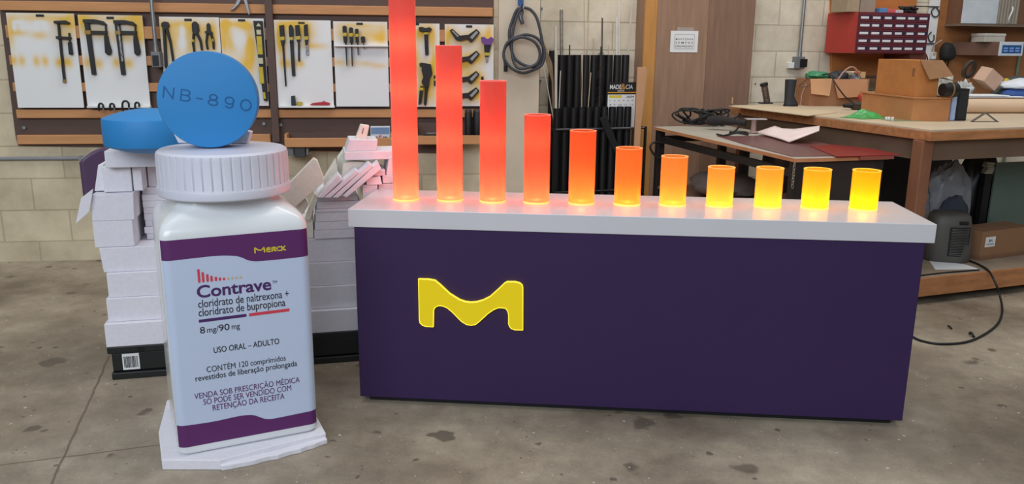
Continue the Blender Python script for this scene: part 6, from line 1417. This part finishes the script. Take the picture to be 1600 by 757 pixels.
for i in range(220):
    a = i / 220; an = 2 * PI * 12 * a
    sp_.append((0.012 - 0.035 * a + 0.024 * math.cos(an), 0.022 * math.sin(an), BT + .012 + 0.12 * a))
t.part('coil', MB().tube(sp_, 0.0036, 6), M('brown_spring', (112, 92, 80), 0.4, metal=0.5), smooth=60)
t.part('core', MB().tube([(0.012, 0, BT + .0085), (-0.024, 0, BT + .135)], 0.020, 16), M('dull_core', (128, 112, 100), 0.6, var=0.25, scale=40), smooth=60)
t.part('top_ring', MB().tube([(-0.023, 0, BT + .132), (-0.028, 0, BT + .148)], 0.029, 20), blackm, smooth=40)
pD = W3((1.614,6.152,0.950))
t = Thing('dowel', 'short pale wooden dowel standing at the left end of the bench', 'dowel', ((pD.x, pD.y, 0), 0), at=(0, 0, BT))
t.solo(MB().cyl((0, 0, BT + .0003), (0, 0, BT + .045), 0.006, n=12), wood_lt)
pBt = W3((2.304,5.624,0.950))
t = Thing('dark_bottle', 'dark bottle lying on the bench between the cartons', 'bottle', ((pBt.x, pBt.y, 0), 0.1), at=AUTO)
t.part('bottle_body', MB().tube([(-0.02, 0, BT + .0285), (-0.015, 0, BT + .0285), (0.10, 0, BT + .0285)], [0.02, 0.028, 0.028], 20), M('dark_brown_bottle', (66, 54, 46), 0.25), smooth=50)
t.part('neck', MB().tube([(-0.08, 0, BT + .0285), (-0.05, 0, BT + .0285), (-0.0205, 0, BT + .0285)], [0.012, 0.014, 0.019], 16), blackp, smooth=50)
# plywood sheet on the bench top
ps_ = [xy(1.507,5.824,0.954), xy(1.792,5.058,0.954), xy(2.075,5.333,0.954), xy(1.810,5.925,0.954)]
t = Thing('thin_plywood', 'thin pale plywood sheet lying on the left half of the bench top', 'plywood', at=AUTO)
t.solo(MB().prismz(ps_, BT + .0003, BT + .006), M('pale_plywood', (212, 192, 160), 0.6, var=0.06, scale=4), bevel=0.001)

# ------------------------------------------------------------ steel framed table in front of the bench
ST = 0.82
tb = Thing('work_table', 'black steel framed table with a chipboard top below the wardrobe', 'table', 'S', at=(0.27, 0.83, 0))
blk = M('black_steel', (40, 34, 32), 0.45, var=0.15)
tb.part('table_top', MB().box(0.0, 0.55, 0.0, 1.66, ST - 0.018, ST), M('chipboard_top', (176, 168, 154), 0.6, var=0.06, scale=5), bevel=0.001)
tb.part('top_edge', MB().box(-0.004, -0.0003, -0.004, 1.66, ST - 0.019, ST - 0.001), M('chipboard_edge', (196, 134, 90), 0.7, var=0.1, scale=10))
tb.part('top_edge', MB().box(-0.0003, 0.55, -0.004, -0.0003, ST - 0.019, ST - 0.001), M('chipboard_edge_front', (196, 134, 90), 0.7, var=0.1, scale=10))
for y in (0.02, 1.60):
    for x in (0.012, 0.49):
        tb.part('leg', MB().box(x, x + 0.05, y, y + 0.05, 0.0, ST - 0.0185), blk, bevel=0.003)
tb.part('side_rail', MB().box(0.014, 0.044, 0.0705, 1.5995, ST - 0.10, ST - 0.06), blk)
tb.part('side_rail', MB().box(0.505, 0.535, 0.0705, 1.5995, ST - 0.10, ST - 0.06), blk)
tb.part('front_panel', MB().box(0.0625, 0.4895, 0.02, 0.045, ST - 0.42, ST - 0.0185), M('dark_brown_panel', (52, 40, 36), 0.6, var=0.15), bevel=0.002)
tb.part('back_rail', MB().box(0.0625, 0.4895, 1.61, 1.64, ST - 0.10, ST - 0.06), blk)
tb.part('lower_shelf', MB().box(0.02, 0.53, 0.08, 1.59, 0.40, 0.418), M('lower_shelf_wood', (138, 104, 82), 0.7, var=0.1), bevel=0.001)
tb.part('cable_hook', MB().tube(catmull([(0.01, 1.52, ST - .10), (-0.07, 1.50, ST - .09), (-0.09, 1.50, ST - .13), (-0.03, 1.50, ST - .20), (0.01, 1.52, ST - .19)], 6), 0.008, 8), blk, smooth=60)
for y in (1.0, 1.3):
    tb.part('middle_post', MB().box(0.49, 0.535, y, y + 0.05, 0.4185, ST - 0.1005), blk)
# chain
ch = Thing('chain', 'short steel chain hanging from the near corner of the table', 'chain', 'S', at=AUTO)
lm_ = M('chain_steel', (170, 160, 144), 0.35, metal=0.7)
for i in range(8):
    z = ST - 0.03 - i * 0.0155; pts = []
    for k in range(12):
        a = 2 * PI * k / 12; w, h = 0.006 * math.cos(a), 0.010 * math.sin(a)
        pts.append((-0.012 + (w if i % 2 else 0), -0.012 + (0 if i % 2 else w), z + h))
    ch.part('link', MB().tube(pts, 0.0022, 6, closed=True), lm_, smooth=60)
# things on the table
t = Thing('burgundy_sheet', 'dark burgundy plastic sheet covering the near half of the table', 'sheet', 'S', at=AUTO)
t.solo(MB().prismz([(0.02, 0.06), (0.35, 0.02), (0.545, 0.2), (0.54, 0.95), (0.12, 1.0), (0.06, 0.6)], ST + .0004, ST + .0035), M('burgundy_plastic', (112, 70, 70), 0.3, var=0.08), bevel=0.0008)
t = Thing('red_sheet', 'glossy red acrylic sheet at the near right of the table', 'sheet', 'S', at=AUTO)
t.solo(MB().prismz([(0.22, -0.02), (0.60, -0.03), (0.62, 0.24), (0.52, 0.42), (0.36, 0.40)], ST + .0040, ST + .0085), M('red_acrylic', (150, 44, 48), 0.2, var=0.06), bevel=0.0008)
t = Thing('red_frame_strip', 'tan edged red strip at the front of the table below the red sheet', 'strip', 'S', at=AUTO)
t.solo(MB().box(0.36, 0.56, -0.026, -0.012, ST - .014, ST + .0035), M('red_brown_strip', (156, 84, 66), 0.6))
pA = W3((1.523,4.470,0.825))
t = Thing('bent_paper', 'bent white and pink foam sheet lying on the burgundy sheet', 'paper', at=AUTO)
Z5 = 0.83
q_ = [(1.532,5.181,0.838), (1.647,5.212,0.872), (1.654,5.092,0.868), (1.700,5.017,0.872), (1.796,4.853,0.908), (1.891,5.104,0.865), (1.734,4.866,0.850), (1.585,4.748,0.825)]
ctr_ = Vector(q_[0]) * 0
ridge = [q_[0], q_[1], q_[2], q_[3], q_[4]]
low = [(1.530,5.143,0.834), (1.556,4.981,0.832), (1.568,4.811,0.832), (1.576,4.709,0.829), (1.734,4.689,0.898)]
mb = MB()
n5 = 5
for kx, (a, b) in enumerate(zip(ridge, low)):
    pass
def lerp3(a, b, t_): return tuple(a[i] + (b[i] - a[i]) * t_ for i in range(3))
vs = []
for j in range(6):
    for a, b in zip(ridge, low): vs.append(lerp3(a, b, j / 5))
mb.add(vs, [(j * 5 + i, j * 5 + i + 1, (j + 1) * 5 + i + 1, (j + 1) * 5 + i) for j in range(5) for i in range(4)])
pp_ = bpy.data.materials.new('white_pink_foam')
o = t.solo(mb, M('pinkish_white_foam', (236, 216, 210), 0.7, var=0.04), smooth=30)
so = o.modifiers.new('thick', 'SOLIDIFY'); so.thickness = 0.006
# cable bundle and cloth roll
def cpt(x, y, z): return Vector((x, y, z))
t = Thing('cable_coil', 'tangled coil of black cable on the far end of the table', 'cable', at=AUTO)
random.seed(21)
cA = W3((1.305,5.705,0.830)); pts = []
for i in range(84):
    a = i * 0.72; r_ = 0.075 + 0.05 * math.sin(i * 1.3)
    pts.append((cA.x + 0.02 + r_ * 1.35 * math.cos(a) + .05 * math.sin(i * .37), cA.y + 0.1 + r_ * math.sin(a), 0.829 + 0.052 + 0.05 * math.sin(i * 0.9 + 1)))
t.part('loops', MB().tube(catmull(pts, 6), 0.0062, 8), blackp, smooth=60)
pts = [(1.267,5.140,0.828), (1.297,5.068,0.828), (1.420,5.268,0.828), (1.486,5.274,0.828), (1.462,5.156,0.828), (1.440,5.192,0.828), (1.370,5.235,0.835)]
t.part('lead', MB().tube(catmull(pts, 6), 0.006, 8), blackp, smooth=60)
pts = [(1.379,5.450,0.880), (1.480,5.519,0.900), (1.558,5.716,0.910), (1.500,5.462,0.880), (1.419,5.270,0.840), (1.365,5.215,0.829)]
t.part('lead', MB().tube(catmull(pts, 6), 0.006, 8), blackp, smooth=60)
a1, a2 = W3((1.298,5.415,0.845)), W3((1.515,5.351,0.845))
t = Thing('black_cloth_roll', 'rolled black cloth lying across the table beside the cable coil', 'cloth', at=AUTO)
t.solo(MB().tube(catmull([a1 + Vector((0, .12, 0.03)), a1.lerp(a2, .3) + Vector((0, .1, 0.037)), a1.lerp(a2, .7) + Vector((0, .07, 0.035)), a2 + Vector((0, .05, 0.028))], 6), [0.02 + 0.014 * math.sin(PI * min(1, i / 14 + .15)) for i in range(19)], 16), M('black_cloth', (42, 38, 38), 0.9, bump=0.3), smooth=60)
a3 = W3((1.538,5.299,0.830))
t = Thing('spool', 'small clear and pinkish spool standing beside the black cloth roll', 'spool', at=AUTO)
t.part('hub', MB().lathe([(0.0, ST + .0045), (0.032, ST + .0045), (0.032, ST + .008), (0.018, ST + .012), (0.016, ST + .08), (0.02, ST + .088), (0, ST + .088)], (a3.x, a3.y, 0), 24), M('pinkish_clear', (168, 140, 134), 0.3), smooth=40)
t.part('top_plate', MB().box(a3.x - .055, a3.x + .075, a3.y - .03, a3.y + .03, ST + .0885, ST + .094), M('clear_plate', (200, 196, 196), 0.25))

# ------------------------------------------------------------ things on the low shelf under the bench
SH = 0.15
pH = W3((2.533,4.611,0.150))
ht = Thing('fan_heater', 'dark grey portable heater on the low shelf under the bench', 'heater', ((pH.x, pH.y, 0), -0.2), at=(0, 0.1, SH))
hm_ = M('dark_grey_heater', (84, 80, 74), 0.5, var=0.05)
def hsec(w, d, y, z, n=28):
    o = []
    for i in range(n):
        a = 2 * PI * i / n; c_, s_ = math.cos(a), math.sin(a)
        o.append((w * math.copysign(abs(c_) ** .65, c_), y + d * math.copysign(abs(s_) ** .65, s_), z))
    return o
R = [hsec(0.118, 0.085, 0.1, SH + .0005), hsec(0.128, 0.092, 0.1, SH + .012), hsec(0.126, 0.090, 0.1, SH + .10), hsec(0.116, 0.082, 0.105, SH + .22), hsec(0.108, 0.076, 0.108, SH + .265), hsec(0.090, 0.06, 0.11, SH + .285)]
ht.part('casing', MB().rings(R), hm_, smooth=50)
gr = MB()
for i in range(17):
    z = SH + .05 + i * .0095; gr.tube(catmull([(-0.015 + .004, 0.004, z), (0.045, 0.004, z), (0.088, 0.022, z)], 5), 0.0022, 6)
ht.part('grille', gr, M('grille_grey', (96, 94, 90), 0.4, metal=0.3), smooth=60)
gb = MB(); gb.grid(lambda a, b: (-0.018 + 0.112 * a, 0.0085 - .0015 + 0.020 * max(0, a - .5) ** 1.2 * 2, SH + .04 + .172 * b), 10, 4)
ht.part('grille_recess', gb, blackm)
ht.part('handle_slot', MB().obox((0.055, 0.025, SH + .235), (0.05, 0.012, 0.02), (0.08, 0, 0.12)), blackm, bevel=0.004)
pW = [xy(2.379,4.467,0.150), xy(2.636,4.489,0.150), xy(2.615,4.586,0.150), xy(2.455,4.711,0.150)]
t = Thing('paper_sheet', 'white paper sheet under the heater on the low shelf', 'paper', at=AUTO)
t.solo(MB().prismz(pW, SH + .0001, SH + .0004), whitep)
jk = Vector((2.648,4.860,0.508))
t = Thing('dark_jacket', 'blue grey jacket heaped behind the heater under the bench', 'jacket', ((jk.x, jk.y, 0), 0.1), at=AUTO)
jz = (jk.z - SH) / 2
t.solo(blob(MB(), (0, 0, SH + jz), (0.105, 0.042, jz * .95), 21, 0.15, 2.2, 28, 18, flat=SH + .0006), M('blue_grey_fabric', (58, 62, 74), 0.9, bump=0.2), smooth=60)
pX = W3((2.727,4.661,0.150))
bq = ((pX.x + .02, pX.y + .03, 0), 0.42)
t = Thing('shipping_box', 'brown shipping box with a white label on the low shelf', 'box', bq, at=(0.15, 0.1, SH))
hB = 0.17
t.part('box_body', MB().box(0, 0.42, 0, 0.17, SH + .0004, SH + hB), M('shipping_cardboard', (150, 110, 78), 0.85, var=0.05), bevel=0.002)
t.part('bottom_flange', MB().box(-0.008, 0.428, -0.008, 0.178, SH + .0003, SH + .022), M('shipping_cardboard_dark', (130, 94, 66), 0.85, var=0.05), bevel=0.002)
lb_ = t.part('paper_label', MB().box(0.03, 0.115, -0.0012, -0.0002, SH + .075, SH + .135), whitep)
t.part('printed_text', text_mb('B41', 0.058, 0.09, SH + .104, 0.017, -0.0016, 0.02), inkd, parent=lb_)
t.part('printed_line', MB().box(0.04, 0.105, -0.0017, -0.0014, SH + .088, SH + .094), M('grey_print', (140, 140, 140), 0.8), parent=lb_)
gA = Vector((2.972,5.040,0.499))
t = Thing('green_glass_sheet', 'large dark green glass sheet standing behind the shipping box', 'glass', ((gA.x, gA.y, 0), 0.30), at=AUTO)
t.solo(MB().box(0.0, 0.9, 0.0, 0.010, SH + .0006, SH + 0.53), M('dark_green_glass', (96, 112, 102), 0.15, var=0.05))
b1_, b0_ = Vector((2.638,4.990,0.705)), Vector((2.665,4.990,0.505))
t = Thing('grey_plastic_bag', 'large crumpled grey plastic bag above the heater under the bench', 'bag', ((b0_.x, b0_.y, 0), 0.1), at=AUTO)
hz = (b1_.z - SH) / 2
t.solo(blob(MB(), (0, 0, SH + hz - .01), (0.135, 0.070, hz), 31, 0.26, 2.4, 32, 22, flat=SH + .0006), M('grey_film', (136, 137, 142), 0.35, var=0.15, scale=10), smooth=45)
b2_ = Vector((2.965,5.220,0.722))
t = Thing('black_sack', 'black sack behind the grey plastic bag under the bench', 'bag', ((b2_.x, b2_.y, 0), 0.2), at=AUTO)
t.solo(blob(MB(), (0, 0, SH + .29), (0.15, 0.10, 0.30), 37, 0.22, 2.0, 28, 18, flat=SH + .0006), M('black_sack_film', (24, 24, 26), 0.4), smooth=45)
b3_ = Vector((2.931,5.060,0.647))
t = Thing('paper_pile', 'small pile of pale papers between the black sack and green glass', 'paper', ((b3_.x, b3_.y, 0), 0.2), at=AUTO)
mb = MB()
for i in range(5): mb.obox((.006 * (i % 3), 0.0, b3_.z - .03 + .014 * i), (0.05, 0.04, 0.012), (0, 0, 0.10 * (i % 4 - 1.5)))
t.part('papers', mb, M('aged_paper', (176, 172, 156), 0.8))
t.part('dark_folder_stack', MB().box(-0.024, 0.024, -0.02, 0.02, SH + .0006, b3_.z - .038), blackp)

# dark storage behind, seen under the table and bench
dkm = M('dark_crate', (56, 44, 38), 0.7, var=0.2)
for nm, lab, x0, x1, y0, y1, h, mat in (('storage_crate', 'dark brown crate on the low shelf behind the bench leg', 0.2, 0.52, 0.95, 1.3, 0.42, dkm), ('storage_crate', 'grey brown crate at the far left of the low shelf', 0.2, 0.56, 1.43, 1.66, 0.50, M('grey_brown_crate', (88, 74, 64), 0.7, var=0.15)), ('storage_crate', 'dark grey crate at the right rear of the low shelf', 0.9, 1.6, 1.3, 1.65, 0.5, M('dark_grey_crate', (64, 62, 60), 0.7, var=0.15))):
    t = Thing(nm, lab, 'crate', 'T', at=((x0 + x1) / 2, (y0 + y1) / 2, SH), group='crates on the low bench shelf')
    t.part('crate_body', MB().box(x0, x1, y0, y1, SH + .0004, SH + h), mat, bevel=0.004)
    t.part('lid', MB().box(x0 - .008, x1 + .008, y0 - .008, y1 + .008, SH + h + .0004, SH + h + .025), mat, bevel=0.004)
def SB(name, lab, cat, mb, mat, **k):
    t = Thing(name, lab, cat, 'S', at=AUTO); t.solo(mb, mat, **k)
SB('grey_bundle', 'rolled grey cloth bundle on the table\'s lower shelf', 'cloth', blob(MB(), (0.25, 1.1, 0.50), (0.20, 0.26, 0.082), 41, 0.2, 2, flat=.4186), M('grey_brown_cloth', (106, 92, 86), 0.9), smooth=60)
SB('pink_package', 'pinkish package on the lower shelf behind the amber tubes', 'package', MB().box(0.10, 0.38, 0.25, 0.5, 0.4186, 0.55), M('pink_package', (164, 116, 100), 0.7), bevel=0.01)
SB('white_bucket', 'white plastic bucket on the floor beside the front panel', 'bucket', MB().lathe([(0, .0005), (0.10, .0005), (0.12, 0.28), (0.115, 0.28), (0.097, 0.01), (0, 0.01)], (0.33, -0.15, 0), 28, cap=False), M('white_bucket_plastic', (190, 184, 176), 0.5), smooth=40)

# power cable from the heater curling over the floor
cb_ = [(2.664,4.658,0.158), (2.677,4.565,0.156), (2.655,4.428,0.156), (2.646,4.332,0.110), (2.666,4.314,0.050), (2.613,4.187,0.007), (2.473,3.978,0.006), (2.316,3.813,0.006), (2.158,3.693,0.006), (2.022,3.664,0.006), (1.952,3.705,0.006), (1.932,3.766,0.006), (1.911,3.857,0.006)]
t = Thing('power_cable', 'black power cable running from the heater down onto the floor', 'cable', at=AUTO)
t.solo(MB().tube(catmull(cb_, 8), 0.0058, 8), blackp, smooth=60)
t = Thing('shelf_cable', 'thin black cable lying along the front of the low shelf', 'cable', at=AUTO)
t.solo(MB().tube(catmull([(2.218,4.325,0.155), (2.365,4.382,0.155), (2.512,4.426,0.155), (2.618,4.457,0.155)], 6), 0.004, 8), blackp, smooth=60)
for i, (a, b) in enumerate((((2.188,3.922,0.006), (2.187,3.883,0.006)), ((2.233,3.805,0.008), (2.234,3.765,0.006)))):
    t = Thing('black_scrap', ('tiny dark scrap on the floor inside the cable curve', 'curled black scrap on the floor against the power cable')[i], 'scrap', at=AUTO, group='scraps on the floor')
    a, b = Vector(a), Vector(b)
    t.solo(MB().tube(catmull([a, (a + b) / 2 + Vector((0, .008, .004 + .006 * i)), b], 5), 0.004 + .002 * i, 8), blackp, smooth=60)
